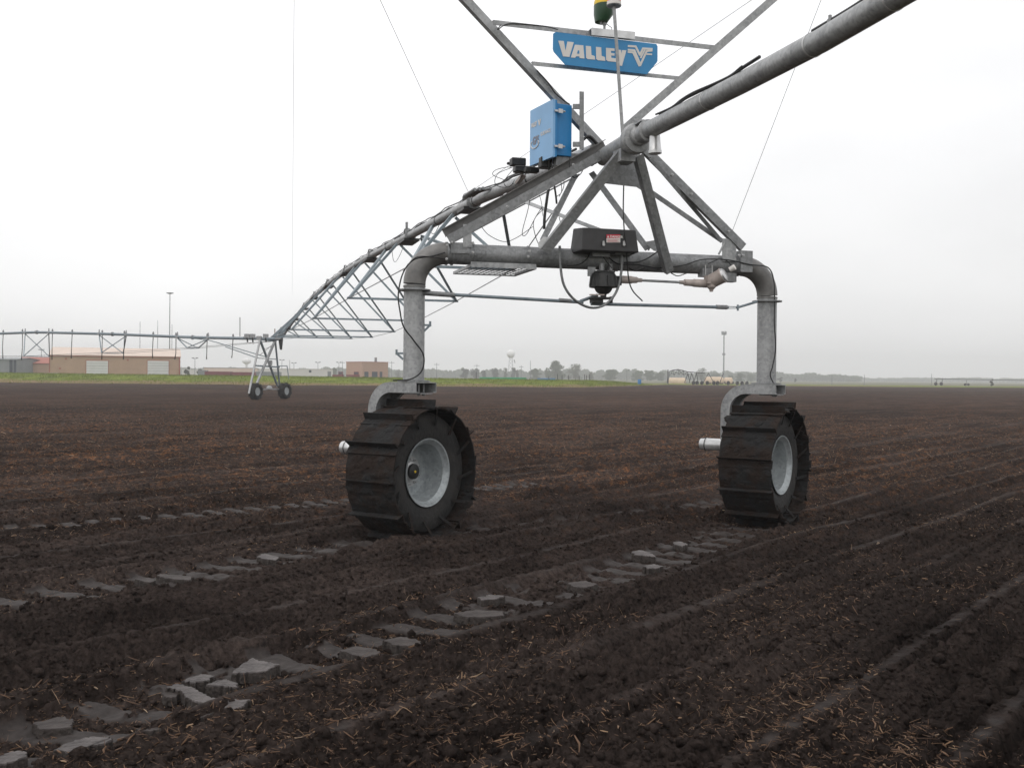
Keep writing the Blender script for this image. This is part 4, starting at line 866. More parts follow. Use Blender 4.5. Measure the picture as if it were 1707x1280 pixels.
for r_, off in ((.016, .03), (.010, -.03)):
    pts = []
    for j in range(110):
        s = .9 + j * .53; pts.append((off + .02 * math.sin(j * 2.3), s, pipe_z(s) + .085 + .012 + .035 * abs(math.sin(j * .7 + off * 40))))
    MB().tube(pts, r_, 6).build('cable', M['black'], SP1, 60)
for k in range(1, 20):
    s = k * 3.0 - .4; MB().lathe((0, s, pipe_z(s)), (0, 1, 0), [(0, .0855), (0, .092), (.03, .092), (.03, .0855)], 16).build('pipe_clip', M['black'], SP1, 30)
q = L(678, 372, 11.6); MB().bar(q + Vector((.0, 0, -.16)), q + Vector((0, 0, .02)), .03, .05).build('outlet', M['galvd'], SP1, 0)
for pts in ([(668, 395, 12.5), (654, 400, 12.5), (655, 430, 12.5), (660, 436, 12.5), (669, 420, 12.5), (672, 408, 12.5)], [(735, 366, 9), (730, 380, 9), (722, 390, 9), (709, 378, 9)]):
    cable(pts, .007, 'hose_loop', SP1, M['galvd'])
g = MB(); 
for x, y in ((792, 316), (800, 315), (806, 314)): g.tube([L(x - 18, y + 12, 4.9), L(x, y, 4.6)], .03, 6)
g.tube(curve([L(775, 331, 5.5), L(785, 324, 5.2), L(800, 319, 4.8), L(818, 314, 4.4)], 5), .025, 6)
g.build('hose_elbow', M['galvd'], SP1, 30)

# second span, turning left at the far tower
T2 = TC + VX * 60.0; EV = Vector((-.84, .54, 0)).normalized(); A2 = math.atan2(-EV.x, EV.y)
SP2 = empty('pipe_span', T2, A2)
tag(SP2, 'second trussed pipe span hung with drop hoses, crossing before the tan shed', 'irrigation span', 'trussed pipe spans of the irrigation machine')
def pz2(t): return float(np.interp(t, [0, 8.9, 18.1, 28, 37, 48, 60], [4.06, 4.30, 4.68, 4.99, 4.95, 4.6, 4.06]))
MB().tube([(0, s, pz2(s)) for s in np.linspace(.2, 60, 50)], .105, 14).build('pipe', M['truss'], SP2, 40)
n2 = [(8.9, .5, 3.53), (18.1, .96, 3.22), (28.0, 1.14, 3.0), (37.5, 1.14, 3.05), (47, .9, 3.3)]
for s, w, z in n2:
    for sg in (-1, 1):
        for ds in (-1.65, 1.65): MB().bar((sg * w, s, z), (0, s + ds, pz2(s + ds) - .1), .075, .05).build('brace', M['truss'], SP2, 0)
    MB().bar((-w, s, z), (w, s, z), .07, .05).build('spreader', M['truss'], SP2, 0)
    for ds in (-1.65, 1.65): MB().lathe((0, s + ds, pz2(s + ds) - .1), (0, 0, 1), [(0, .16), (.12, .14), (.24, .05), (.45, .03)], 8).build('truss_bracket', M['galvd'], SP2, 30)
    MB().lathe((0, s - .05, pz2(s)), (0, 1, 0), [(0, .16), (.1, .16)], 12).build('flange', M['galvd'], SP2, 30)
for sg in (-1, 1):
    MB().tube([(0, 1, 3.9), (sg * .2, 1.5, 3.9)] + [(sg * w, s, z) for s, w, z in n2] + [(0, 59, 3.9)], .014, 5).build('chord_rod', M['galvd'], SP2, 60)
for i, px in enumerate((388, 345, 293, 255, 207, 170, 120, 87, 37, 5)):
    r = (px - 853.5) / FPX + .0; t = (T2.x - r * T2.y) / (-EV.x + r * EV.y) ; zt = pz2(t)
    MB().tube([(0, t, zt), (.03 * (i % 3 - 1), t + .05, zt - 1.2), (.05 * (i % 2), t + .12, 2.72 + .1 * (i % 3 == 0))], [.03, .025, .04], 6).build('drop_hose', M['black'], SP2, 40)
    MB().lathe((0, t, zt + .1), (0, 0, 1), [(0, .07), (.12, .06), (.2, .03)], 6).build('outlet', M['galvd'], SP2, 30)
for a, b in (((348, 567, 71.5), (447, 596, 69)), ((376, 578, 71), (430, 597, 69)), ((300, 562, 73), (348, 567, 71.5)), ((430, 597, 69), (462, 599, 69))):
    A3, B3 = at(*a), at(*b); rot = Matrix.Rotation(-A2, 3, 'Z'); MB().bar(rot @ (A3 - T2), rot @ (B3 - T2), .07, .05).build('brace', M['truss'], SP2, 0)
MB().tube([Matrix.Rotation(-A2, 3, 'Z') @ (at(400, 561, 71) - T2), Matrix.Rotation(-A2, 3, 'Z') @ (at(400, 529, 71) - T2)], .03, 6).build('whip_aerial', M['galvd'], SP2, 30)
def scr(pts): return [at(*p) - T2 for p in pts]
# far tower
FT = empty('drive_tower', T2, 0)
tag(FT, 'small far-off irrigation tower on two plain black tyres where the two spans meet', 'irrigation tower')
def fbar(a, b, w, m='galvd', name='leg'): p, q = scr([a, b]); return MB().bar(p, q, w, w * .7).build(name, M[m], FT, 0)
fbar((433, 567, 68), (415, 656, 66.4), .12, 'galv'); fbar((434, 568, 68.2), (463, 644, 70.5), .13, 'truss'); fbar((458, 569, 69.3), (427, 642, 67.5), .15, 'galv'); fbar((459, 569, 69.5), (466, 642, 71), .11, 'truss')
fbar((426, 609.5, 67.5), (465, 612, 70.3), .14, 'truss', 'cross_beam'); fbar((463, 610, 70), (478.5, 610, 71), .08, 'truss', 'cross_beam'); fbar((478.5, 610, 71), (481.5, 631, 71), .07, 'truss', 'drop_pipe')
fbar((432, 597, 68), (461, 598.5, 69.5), .06, 'galv', 'spreader'); fbar((433, 592, 68), (455, 574, 69), .03, 'galvd', 'brace'); fbar((440, 582, 68), (452, 578, 69), .03, 'galvd', 'brace')
fbar((434, 649, 67.5), (467, 648.5, 70), .12, 'galv', 'base_beam')
p, = scr([(449, 646, 68.5)]); g = MB(); g.lathe(p + Vector((0, 0, -.12)), (0, 0, 1), [(0, .2), (.12, .2), (.22, .12), (.26, .06)], 10); g.build('gearbox', M['galv'], FT, 0)
for px, py, Yw in ((426, 652.3, 67.0), (474.5, 651.8, 70.2)):
    p, = scr([(px, py, Yw)]); p.z = .55 + (.0); w_ = empty('wheel', p, 0, FT); axn = Vector((.92, -.40, 0)).normalized(); k = .54
    MB().lathe((0, 0, 0), axn, [(-.20, .28), (-.26, .40), (-.22, .50), (-.1, k), (.1, k), (.22, .50), (.26, .40), (.20, .28)], 26, False).build('tyre', M['rubber'], w_, 30)
    MB().lathe((0, 0, 0), axn, [(.16, .29), (.18, .26), (.10, .22), (.04, .10), (.10, .08), (.10, 0)], 20).build('rim', M['rim'], w_, 40)
    t_l = MB()
    for j in range(20):
        a = j * math.pi / 10; s_, u_ = frame_of(axn); rd = s_ * math.cos(a) + u_ * math.sin(a); sd_ = 1 if j % 2 else -1
        t_l.bar(axn * .02 * sd_ + rd * .545, axn * .24 * sd_ + rd * .525, .05, .05, rd)
    t_l.build('tread_lugs', M['rubber'], w_, 0)
for px, py, w in ((412, 560, .33), (421, 560, .33), (432, 563.5, .31), (443, 560, .31)):
    p, = scr([(px, py, 68.6)]); g = MB(); g.box(p, (w, .3, .26)); o_ = g.build('sensor_box', M['galv'], FT, 0); MB().tube([p + Vector((0, 0, -.13)), p + Vector((.03, 0, -.42))], .05, 6).build('box_stem', M['cast'], FT, 30)
fbar((405, 562.5, 69), (461, 569, 69.5), .16, 'truss', 'pipe_stub'); fbar((458, 548, 69.4), (458.5, 563, 69.4), .09, 'tan', 'vent_stack')
fbar((412, 571, 69), (424, 573, 69), .04, 'tan', 'conduit')
p = scr([(463.5, 560, 69), (468, 545, 69), (472, 548, 69), (471.5, 566, 69), (470, 583, 69), (467, 583, 69)]); MB().plate(p, (0, 1, 0), .16).build('hose_boot', M['cast'], FT, 0)
g = MB(); g.box(scr([(464, 562, 69)])[0], (.35, .3, .3)); g.build('swivel_joint', M['galv'], FT, 0)
p, = scr([(450.5, 605, 69)]); g = MB(); g.box(p, (.24, .2, .34)); g.build('control_box', M['galv'], FT, 0)
# ------------------------------------------------------------------ mud slabs thrown up behind the right wheel
def mud_mat():
    return mat('wet_mud_with_sky_sheen', (.050, .043, .042), .6, 0, .3, 13, .6, 40, col2=(.120, .106, .102), detail=8, spec=.2, lo=.35, hi=.65, coord='Object')  # pale tone carries the sky sheen of the smooth mud in its colour
M['slab'] = mud_mat(); M['slabd'] = mat('flat_brown_mud', (.030, .024, .022), .7, 0, .3, 11, .7, 40, col2=(.066, .055, .051), detail=8, spec=.25); M['slabside'] = mat('broken_mud_edge', (.030, .023, .020), .95, 0, .3, 30, 1, 60, col2=(.055, .045, .04), detail=8)
def slab(pxs, lift, thick, lab, tilt=(0, 0), seed=0, far=False):
    """a cracked plate of pressed mud: outline given on the ground, own thickness, slightly domed"""
    r = random.Random(seed); P = [ground(x, y, lift) for x, y in pxs]; n = len(P); cx = sum(p[0] for p in P) / n; cy = sum(p[1] for p in P) / n
    Q = []
    P = [(cx + (a - cx) * .86, cy + (b - cy) * .86) for a, b in P]
    for i in range(n):
        a, b = P[i], P[(i + 1) % n]; k = 7
        for j in range(k):
            t = j / k; e_ = .006 * (0 if j == 0 else 1); Q.append((a[0] + (b[0] - a[0]) * t + r.gauss(0, e_), a[1] + (b[1] - a[1]) * t + r.gauss(0, e_)))
    m = len(Q); vs = []; hgt = lambda x, y: lift + tilt[0] * (x - cx) + tilt[1] * (y - cy)
    lift = lift * .7 + .014; thick = thick * .8
    for (x, y) in Q: vs.append((cx + (x - cx) * 1.05, cy + (y - cy) * 1.05, lift - thick - .02))
    for (x, y) in Q: vs.append((x, y, hgt(x, y) - .006 + r.gauss(0, .002)))
    for (x, y) in Q: vs.append((cx + (x - cx) * .975, cy + (y - cy) * .975, hgt(x, y)))
    fs = [(q * m + j, q * m + (j + 1) % m, (q + 1) * m + (j + 1) % m, (q + 1) * m + j) for q in range(2) for j in range(m)]
    fs.append(tuple(range(2 * m, 3 * m))); fs.append(tuple(range(m))[::-1])
    me = bpy.data.meshes.new('mud_slab'); me.from_pydata([(x - cx, y - cy, z) for x, y, z in vs], [], fs); me.materials.append(M['slab' if lift > .0325 else 'slabd']); me.materials.append(M['slabside'])
    for i, p in enumerate(me.polygons): p.material_index = 1 if i < m else 0
    o = bpy.data.objects.new('mud_slab', me); C.objects.link(o); o.location = (cx, cy, 0)
    return tag(o, lab, 'mud slab', 'cracked mud slabs left in the wheel track')
slab([(379, 1123), (397, 1108), (418, 1096), (430, 1100), (448, 1103), (471, 1107), (462, 1112), (440, 1120), (412, 1122)], .035, .05, 'pointed grey mud slab farthest from the camera in the broken cluster at lower left', (0, .03), 1)
slab([(297, 1134), (318, 1126), (345, 1122), (362, 1124), (353, 1132), (335, 1134), (322, 1136)], .055, .075, 'thick tilted mud slab left of its narrow crack, darker broken side showing', (.0, .05), 2)
slab([(341, 1139), (356, 1133), (378, 1130), (401, 1138), (400, 1143), (375, 1143)], .055, .08, 'thick mud slab right of the narrow crack, with a tall dark broken side', (0, .04), 3)
slab([(268, 1144), (290, 1137), (318, 1143), (335, 1153), (356, 1163), (378, 1167), (370, 1173), (350, 1175), (324, 1170), (306, 1163), (296, 1150)], .04, .05, 'long curved mud slab arching across the middle of the broken cluster', (0, .02), 4)
slab([(370, 1181), (380, 1167), (420, 1166), (408, 1177), (392, 1182)], .035, .045, 'small triangular mud slab at the right end of the long curved one', (0, .05), 5)
slab([(300, 1190), (345, 1177), (370, 1183), (352, 1196), (334, 1203)], .0, .03, 'flat brownish mud slab lying just below the long curved one', (0, 0), 6)
slab([(270, 1158), (286, 1152), (300, 1155), (296, 1166), (276, 1166)], .015, .03, 'small flat mud slab tucked against the left of the long curved one', (0, 0), 7)
slab([(80, 1252), (110, 1238), (160, 1227), (195, 1230), (180, 1240), (150, 1245), (118, 1257)], .03, .045, 'pale cracked mud slab near the bottom edge at lower left', (0, .02), 8)
slab([(-6, 1262), (20, 1252), (44, 1252), (48, 1262), (10, 1275), (-10, 1276)], .03, .045, 'pale mud slab cut by the left edge of the photo near its bottom corner', (0, .02), 9)
slab([(50, 1208), (110, 1196), (128, 1206), (122, 1218), (60, 1222)], .0, .03, 'broad flat brown mud slab above the pale cracked one at lower left', (0, 0), 10)
slab([(222, 1218), (262, 1209), (276, 1212), (255, 1222), (228, 1222)], .012, .03, 'little flat mud slab between the pale cracked one and the broken cluster', (0, 0), 11)
slab([(562, 1085), (590, 1078), (628, 1083), (640, 1090), (610, 1098), (585, 1094)], .02, .05, 'flat mud slab in the track right of the broken cluster, beside a smaller one', (0, .02), 12)
slab([(632, 1068), (668, 1062), (700, 1068), (712, 1075), (680, 1079), (650, 1076)], .02, .045, 'flat mud slab in the right track, second beyond the broken cluster', (0, .02), 13)
slab([(750, 1023), (790, 1018), (846, 1020), (846, 1028), (800, 1031), (765, 1030)], .015, .04, 'wide flat mud slab midway along the track to the right wheel', (0, .02), 14)
slab([(793, 996), (815, 992), (846, 993), (828, 999), (800, 1001)], .03, .045, 'bright narrow mud slab just beyond the wide flat one in the right track', (0, .03), 15)
slab([(942, 973), (975, 969), (1000, 975), (978, 981), (955, 980)], .015, .04, 'brownish mud slab in the right track, nearer than the split bright one', (0, .02), 16)
slab([(1050, 919), (1065, 917), (1085, 920), (1096, 927), (1082, 926), (1055, 924)], .045, .06, 'bright split mud slab standing up beside the track near the right wheel', (0, .05), 17)
slab([(1071, 943), (1090, 940), (1108, 944), (1095, 947), (1078, 947)], .04, .05, 'small bright mud slab just nearer than the split one by the right wheel', (0, .04), 18)
slab([(1120, 905), (1135, 903), (1148, 907), (1138, 911), (1124, 908)], .03, .04, 'smallest bright mud slab, in the track close behind the right wheel', (0, .03), 19)
slab([(425, 928), (440, 923), (468, 929), (462, 934), (440, 932)], .03, .045, 'bright mud slab in the left track close behind the left wheel', (0, .03), 20)
slab([(262, 957), (300, 960), (325, 962), (322, 968), (290, 967), (256, 961)], .02, .04, 'long pale mud slab across the left track', (0, .02), 21)
slab([(222, 966), (250, 964), (262, 969), (250, 972), (230, 969)], .02, .04, 'small pale mud slab nearest the long one in the left track', (0, .02), 22)

# ------------------------------------------------------------------ background
M['tanwall'] = mat('tan_metal_siding', (.40, .265, .185), .7, 0, .06, .6); M['tanroof'] = mat('pale_tan_roof', (.62, .50, .42), .6, 0, .05, .4)
M['redtrim'] = mat('dull_red_trim', (.33, .10, .07), .7); M['doorw'] = mat('white_sectional_door', (.62, .62, .62), .6, 0, .05, .5); M['greywall'] = mat('grey_metal_siding', (.20, .215, .22), .7, 0, .08, .6)
M['brick'] = mat('pale_brick', (.42, .27, .20), .85, 0, .1, 3); M['whitew'] = mat('off_white_wall', (.62, .61, .58), .8, 0, .05, .3); M['darkw'] = mat('dark_glass', (.03, .04, .06), .3); M['redv'] = mat('dark_red_container', (.16, .02, .025), .6, 0, .15, .8)
M['greenc'] = mat('green_tarpaulin', (.02, .30, .14), .6); M['bluec'] = mat('blue_drum_plastic', (.03, .20, .45), .5); M['dome'] = mat('white_radome', (.80, .80, .80), .6, 0, .03, .2); M['pole'] = mat('grey_pole', (.20, .21, .22), .6); M['cream'] = mat('cream_tank', (.60, .46, .33), .6, 0, .1, .5)
def wpt(px, py, Y): return at(px, py, Y)
def span_at(x0, x1, Y, ang):
    """centre x and length of a wall turned by ang whose ends lie on two sight lines"""
    a, b = [ray(q, 620) for q in (x0, x1)]; r0, r1 = a.x / a.y, b.x / b.y; c, s_ = math.cos(ang), math.sin(ang)
    W = (r1 - r0) * Y / (c - (r0 + r1) / 2 * s_); X0 = ((r0 + r1) * Y + (r1 - r0) * W / 2 * s_) / 2
    return X0, W
def house(name, x0, x1, ye, yr, Y, wallm, roofm, lab, cat='building', depth=16, ang=0., ridge='x'):
    """gabled shed whose eaves run across the view; x in photo pixels at distance Y"""
    X0, W = span_at(x0, x1, Y, ang); He = wpt((x0 + x1) / 2, ye, Y).z; Hr = max(He + .3, wpt((x0 + x1) / 2, yr, Y + depth / 2).z)
    e0 = empty(name, (X0, Y, 0), ang); tag(e0, lab, cat); w2 = W / 2; d = depth
    g = MB()
    g.add([(-w2, 0, -.3), (w2, 0, -.3), (w2, d, -.3), (-w2, d, -.3), (-w2, 0, He), (w2, 0, He), (w2, d, He), (-w2, d, He), (-w2, d / 2, Hr), (w2, d / 2, Hr)],
          [(0, 1, 5, 4), (2, 3, 7, 6), (1, 2, 6, 9, 5), (3, 0, 4, 8, 7), (4, 5, 9, 8), (6, 7, 8, 9), (3, 2, 1, 0)]); g.build('wall', M[wallm], e0, 0)
    g = MB(); t = .12
    for y0, z0, y1, z1 in ((-.25, He - .02, d / 2, Hr + .12), (d + .25, He - .02, d / 2, Hr + .12)): g.add([(-w2 - .2, y0, z0), (w2 + .2, y0, z0), (w2 + .2, y1, z1), (-w2 - .2, y1, z1), (-w2 - .2, y0, z0 + t), (w2 + .2, y0, z0 + t), (w2 + .2, y1, z1 + t), (-w2 - .2, y1, z1 + t)], [(3, 2, 1, 0), (4, 5, 6, 7), (0, 1, 5, 4), (1, 2, 6, 5), (2, 3, 7, 6), (3, 0, 4, 7)])
    rf = g.build('roof', M[roofm], e0, 0); return e0, W, He
def wall_pt(e0, px, py):
    an = e0.rotation_euler.z; n = Vector((math.sin(an), -math.cos(an), 0)); d = ray(px, py); t = (Vector(e0.location) - CAM).dot(n) / d.dot(n)
    p = CAM + d * t - Vector(e0.location); return Vector((p.x * math.cos(an) + p.y * math.sin(an), 0, p.z))
def on_wall(e0, Y, x0, y0, x1, y1, m, name, t=.06):
    a, b = wall_pt(e0, x0, y0), wall_pt(e0, x1, y1)
    return MB().box(((a.x + b.x) / 2, -t / 2 - .003, (a.z + b.z) / 2), (abs(b.x - a.x), t, abs(a.z - b.z))).build(name, M[m], e0, 0)
YB = 214
s1, W1, H1 = house('shed', 82, 300, 593.5, 582, YB, 'tanwall', 'tanroof', 'long tan metal shed with two white overhead doors behind the grass bank', depth=17, ang=.335)
for x0, x1 in ((144, 180), (246, 281)):
    fr = on_wall(s1, YB, x0 - 1, 600, x1 + 1, 636, 'redtrim', 'door_frame', .10); d = on_wall(s1, YB, x0, 601.2, x1, 636, 'doorw', 'overhead_door', .16)
    g = MB(); a, b = wall_pt(s1, x0, 601), wall_pt(s1, x1, 636)
    for k in range(1, 6): g.box(((a.x + b.x) / 2, -.17, a.z - k * .55), (b.x - a.x - .1, .03, .04))
    g.build('panel_groove', M['greywall'], d, 0)
on_wall(s1, YB, 82, 593.6, 301, 595, 'redtrim', 'gutter', .2); on_wall(s1, YB, 298.5, 596, 300, 636, 'redtrim', 'downpipe', .2); on_wall(s1, YB, 82, 596, 83, 636, 'redtrim', 'downpipe', .2)
for x, y in ((110, 598), (213, 600), (100, 614)): on_wall(s1, YB, x - 1.5, y - 1.5, x + 1.5, y + 1.5, 'redtrim', 'vent', .12)
g = MB(); g.box((W1 / 2 + .03, 8.5, H1 / 2), (.05, 17, H1)); g.build('end_wall', M['redtrim'], s1, 0)
s2, W2, H2 = house('shed', 28, 84, 606, 597, 236, 'tanwall', 'redtrim', 'small tan shed with a red roof left of the long tan one', depth=12, ang=.25)
on_wall(s2, 236, 29, 612, 46, 630, 'doorw', 'overhead_door')
s3, W3, H3 = house('shed', -30, 27, 599.5, 598, 228, 'greywall', 'greywall', 'flat grey metal shed cut by the left edge of the photo', depth=12)
on_wall(s3, 228, 16, 600, 21, 632, 'darkw', 'doorway'); on_wall(s3, 228, 23, 600, 27, 632, 'darkw', 'doorway')
def block(name, x0, x1, yt, Y, m, lab, depth=12, cat='building', ang=.22):
    X0, W = span_at(x0, x1, Y, ang); e0 = empty(name, (X0, Y, 0), ang); tag(e0, lab, cat); H = wpt((x0 + x1) / 2, yt, Y).z
    MB().box((0, depth / 2, H / 2 - .15), (W, depth, H + .3)).build('wall', M[m], e0, 0); MB().box((0, depth / 2, H + .07), (W + .2, depth + .2, .12)).build('roof', M['greywall' if m != 'whitew' else 'whitew'], e0, 0)
    return e0
b1 = block('hall', 466, 555, 615.5, 300, 'whitew', 'low white hall with one dark window beyond the far tower', 20); on_wall(b1, 300, 515, 617, 519, 621, 'darkw', 'window'); on_wall(b1, 300, 546, 619, 552, 628, 'greywall', 'door')
b3 = empty('garage', wpt(604, 626, 284), .72); b3.location.z = 0; tag(b3, 'pale brick garage with dark doors seen corner-on beyond the near left leg', 'building')
GH = wpt(604, 603.5, 284).z
MB().box((4.3, 4.2, GH / 2 - .15), (8.6, 8.4, GH + .3)).build('wall', M['brick'], b3, 0); MB().box((4.3, 4.2, GH + .07), (8.8, 8.6, .14)).build('roof', M['redtrim'], b3, 0)
for x0, x1 in ((607.5, 614), (620, 629), (633, 637)): on_wall(b3, 284, x0, 619.5, x1, 633, 'darkw', 'garage_door')
MB().box((6.4, 3, GH + .7), (.5, .5, 1.4)).build('chimney', M['greywall'], b3, 0)
b4 = block('warehouse', 340, 428, 613.5, 330, 'tanroof', 'long low pale warehouse behind the dark red containers', 20); b5 = block('warehouse', 396, 470, 615, 345, 'whitew', 'pale low warehouse seen through the legs of the far tower', 20)
block('warehouse', 303, 345, 616.5, 360, 'whitew', 'distant pale warehouse just right of the long tan shed', 20)
def container(x0, x1, yt, yb, Y, m, lab):
    a, b = wpt(x0, yt, Y), wpt(x1, yb, Y); e0 = empty('container', ((a.x + b.x) / 2, Y, 0)); tag(e0, lab, 'container', 'containers beyond the bank'); W = b.x - a.x; H = a.z
    MB().box((0, 1.2, H / 2), (W, 2.4, H)).build('body', M[m], e0, 0)
    g = MB(); n = max(4, int(W / .5))
    for k in range(n): g.box((-W / 2 + (k + .5) * W / n, -.03, H / 2), (W / n * .4, .05, H * .9))
    g.build('side_ribs', M[m], e0, 0); return e0
container(341, 384, 619, 630, 262, 'redv', 'long dark red container left of the far tower'); container(386, 423, 620, 630, 262, 'redv', 'dark red container just behind the left wheel side of the far tower')
container(424, 466, 619.5, 630, 275, 'greywall', 'dark grey container behind the far tower legs'); container(330, 343, 617, 628, 280, 'greywall', 'short grey container at the left end of the dark red row')
def truck(x0, x1, Y, lab, m='redv'):
    a, b = wpt(x0, 622, Y), wpt(x1, 622, Y); W = b.x - a.x; e0 = empty('farm_truck', ((a.x + b.x) / 2, Y, 0)); tag(e0, lab, 'truck', 'red vehicles parked by the brick garage')
    MB().add(*prism([Vector((-W / 2, 0, 0)), Vector((W / 2, 0, 0)), Vector((W / 2, 2.2, 0)), Vector((-W / 2, 2.2, 0))], .7, 1.9)).build('body', M[m], e0, 0)
    MB().box((W * .22, 1.1, 2.3), (W * .34, 2.0, .9)).build('cab', M[m], e0, 0); MB().box((W * .22, .08, 2.35), (W * .26, .03, .5)).build('window', M['darkw'], e0, 0)
    for k in (-.32, .32): MB().lathe((W * k, -.05, .5), (0, 1, 0), [(0, .5), (.35, .5)], 16).build('wheel', M['rubber'], e0, 30)
truck(554, 572, 290, 'red truck parked left of the brick garage'); truck(577, 600, 285, 'larger red truck standing in front of the brick garage wall')
bx_ = MB().box((0, 0, .5), (1.6, 1.2, 1.0)); bx_.box((0, 0, 1.04), (1.7, 1.3, .08)); o_ = bx_.build('electrical_cabinet', M['doorw'], None, 0); p = wpt(90, 622, 205); o_.location = (p.x, 205, .6); tag(o_, 'small white cabinet on the grass in front of the long tan shed', 'cabinet')
bx_ = MB().box((0, 0, .5), (3.2, 1.2, .8)); bx_.box((.6, 0, 1.0), (1.2, 1.0, .5)); o_ = bx_.build('yellow_bin', mat('orange_skip', (.5, .2, .03)), None, 0); p = wpt(225, 622, 209); o_.location = (p.x, 209, .3); tag(o_, 'low orange skip between the two white doors of the tan shed', 'skip')
# poles and masts
def pole(x, yt, Y, r, lab, cat='pole', name='utility_pole', group=None, heads=0, cross=0):
    p = wpt(x, yt, Y); e0 = empty(name, (p.x, Y, 0)); tag(e0, lab, cat, group); H = p.z
    MB().tube([(0, 0, -.2), (0, 0, H)], [r, r * .6], 8).build('shaft', M['pole'], e0, 40)
    if heads:
        g = MB(); 
        for k in range(heads): a = 2 * math.pi * k / heads; g.box((math.cos(a) * .55, math.sin(a) * .55, H + .05), (.55, .5, .22), a)
        g.lathe((0, 0, H - .15), (0, 0, 1), [(0, .5), (.08, .5)], 12); g.build('lamp_cluster', M['pole'], e0, 0)
    if cross:
        MB().bar((-cross / 2, 0, H - .5), (cross / 2, 0, H - .5), .12, .12).build('cross_arm', M['pole'], e0, 0)
pole(283.3, 489, 262, .16, 'tall floodlight mast rising behind the long tan shed', 'light mast', 'floodlight_mast', None, 6)
G_ = 'thin poles behind the long tan shed'
pole(233.5, 536, 258, .09, 'leftmost thin bare pole above the roof of the long tan shed', group=G_); pole(263, 534, 258, .09, 'thin bare pole left of the floodlight mast', group=G_); pole(286.8, 541, 258, .09, 'thin bare pole touching the right side of the floodlight mast', group=G_)
pole(325, 597, 280, .10, 'short lamp post just right of the tan shed', 'lamp post', 'lamp_post', None, 2); pole(69, 583, 300, .12, 'lamp post above the small red-roofed shed', 'lamp post', 'lamp_post', None, 2)
for x, yt, lab, h, c in ((470, 600, 'lamp post just right of the far tower', 2, 0), (490, 605, 'double lamp post above the left end of the white hall', 2, 0), (483, 600, 'thin pole beside the double lamp post', 0, 0),
                      (530, 604, 'lamp post above the middle of the white hall', 2, 0), (565, 604, 'lamp post between the white hall and the brick garage', 2, 0), (571, 602, 'pole close to the left side of the brick garage', 0, 1.6),
                      (653, 602, 'utility pole between the brick garage and the near left leg', 0, 1.8), (728, 605, 'utility pole just right of the near left leg', 0, 1.8), (795, 607, 'far pole above the grove left of the radome', 0, 1.8),
                      (869, 609, 'pole just right of the radome tower', 0, 1.4), (884.5, 601, 'taller thin pole right of the radome tower', 0, 0), (1045, 617, 'short pole with a blue box right of the tall trees', 1, 0), (1387, 624, 'thin pole by the far right trees', 0, 0), (1441, 624, 'lone thin pole far out on the right horizon', 0, 0), (1553, 623, 'thin pole left of the far right machine', 0, 0)):
    pole(x, yt, 330, .1, lab, 'pole', 'utility_pole', None, h, c)
# cell mast
p = wpt(1207, 554, 520); e0 = empty('cell_tower', (p.x, 520, 0)); tag(e0, 'tall slim phone mast above the right end of the tank trailers', 'phone mast')
MB().tube([(0, 0, 0), (0, 0, p.z)], [.38, .28], 10).build('shaft', M['pole'], e0, 40)
g = MB()
for k in range(9):
    a = 2 * math.pi * k / 9; g.box((math.cos(a) * 1.1, math.sin(a) * 1.1, p.z - .4), (.35, .2, 1.8), a)
g.lathe((0, 0, p.z - .6), (0, 0, 1), [(0, 1.0), (.15, 1.0)], 9); g.build('antenna_array', M['pole'], e0, 0)
zc = wpt(1207, 592, 520).z; g = MB().lathe((0, 0, zc), (0, 0, 1), [(0, .8), (.9, .8)], 8); g.build('antenna_array', M['pole'], e0, 0)
# radome on lattice tower, water tower
p = wpt(851.5, 590, 620); rr_ = 7.0 * 620 / FPX; e0 = empty('radome_tower', (p.x, 620, 0)); tag(e0, 'white ball-shaped radome on a grey lattice tower above the trees', 'radome')
MB().lathe((0, 0, p.z - rr_), (0, 0, 1), [(rr_ * (1 - math.cos(a)), rr_ * math.sin(a)) for a in np.linspace(.25, math.pi, 16)], 28).build('dome', M['dome'], e0, 40)
g = MB(); zt_ = p.z - rr_ * .95
for sx_, sy_ in ((-1, -1), (1, -1), (1, 1), (-1, 1)): g.bar((sx_ * 1.7, sy_ * 1.7, 0), (sx_ * .9, sy_ * .9, zt_), .22, .22)
for k in range(6):
    z0_ = zt_ * k / 6; z1_ = zt_ * (k + 1) / 6; w0_ = 1.7 - .8 * k / 6; w1_ = 1.7 - .8 * (k + 1) / 6
    for q in range(4):
        a = [(-1, -1), (1, -1), (1, 1), (-1, 1)]; c0, c1 = a[q], a[(q + 1) % 4]
        g.bar((c0[0] * w0_, c0[1] * w0_, z0_), (c1[0] * w1_, c1[1] * w1_, z1_), .12, .12)
g.bar((2.0, 0, zt_ - 1), (2.6, 0, zt_ - 3), .5, .5); g.build('lattice', M['pole'], e0, 0)
p = wpt(411, 602, 700); e0 = empty('water_tower', (p.x, 700, 0)); tag(e0, 'faint white water tower left of the far tower legs', 'water tower')
MB().lathe((0, 0, p.z - 2.2), (0, 0, 1), [(0, .8), (.8, 2.2), (1.6, 3.0), (2.8, 3.1), (3.8, 2.4), (4.4, 1), (4.5, 0)], 20).build('tank', M['dome'], e0, 40); MB().tube([(0, 0, 0), (0, 0, p.z - 2)], .8, 10).build('stem', M['dome'], e0, 40)
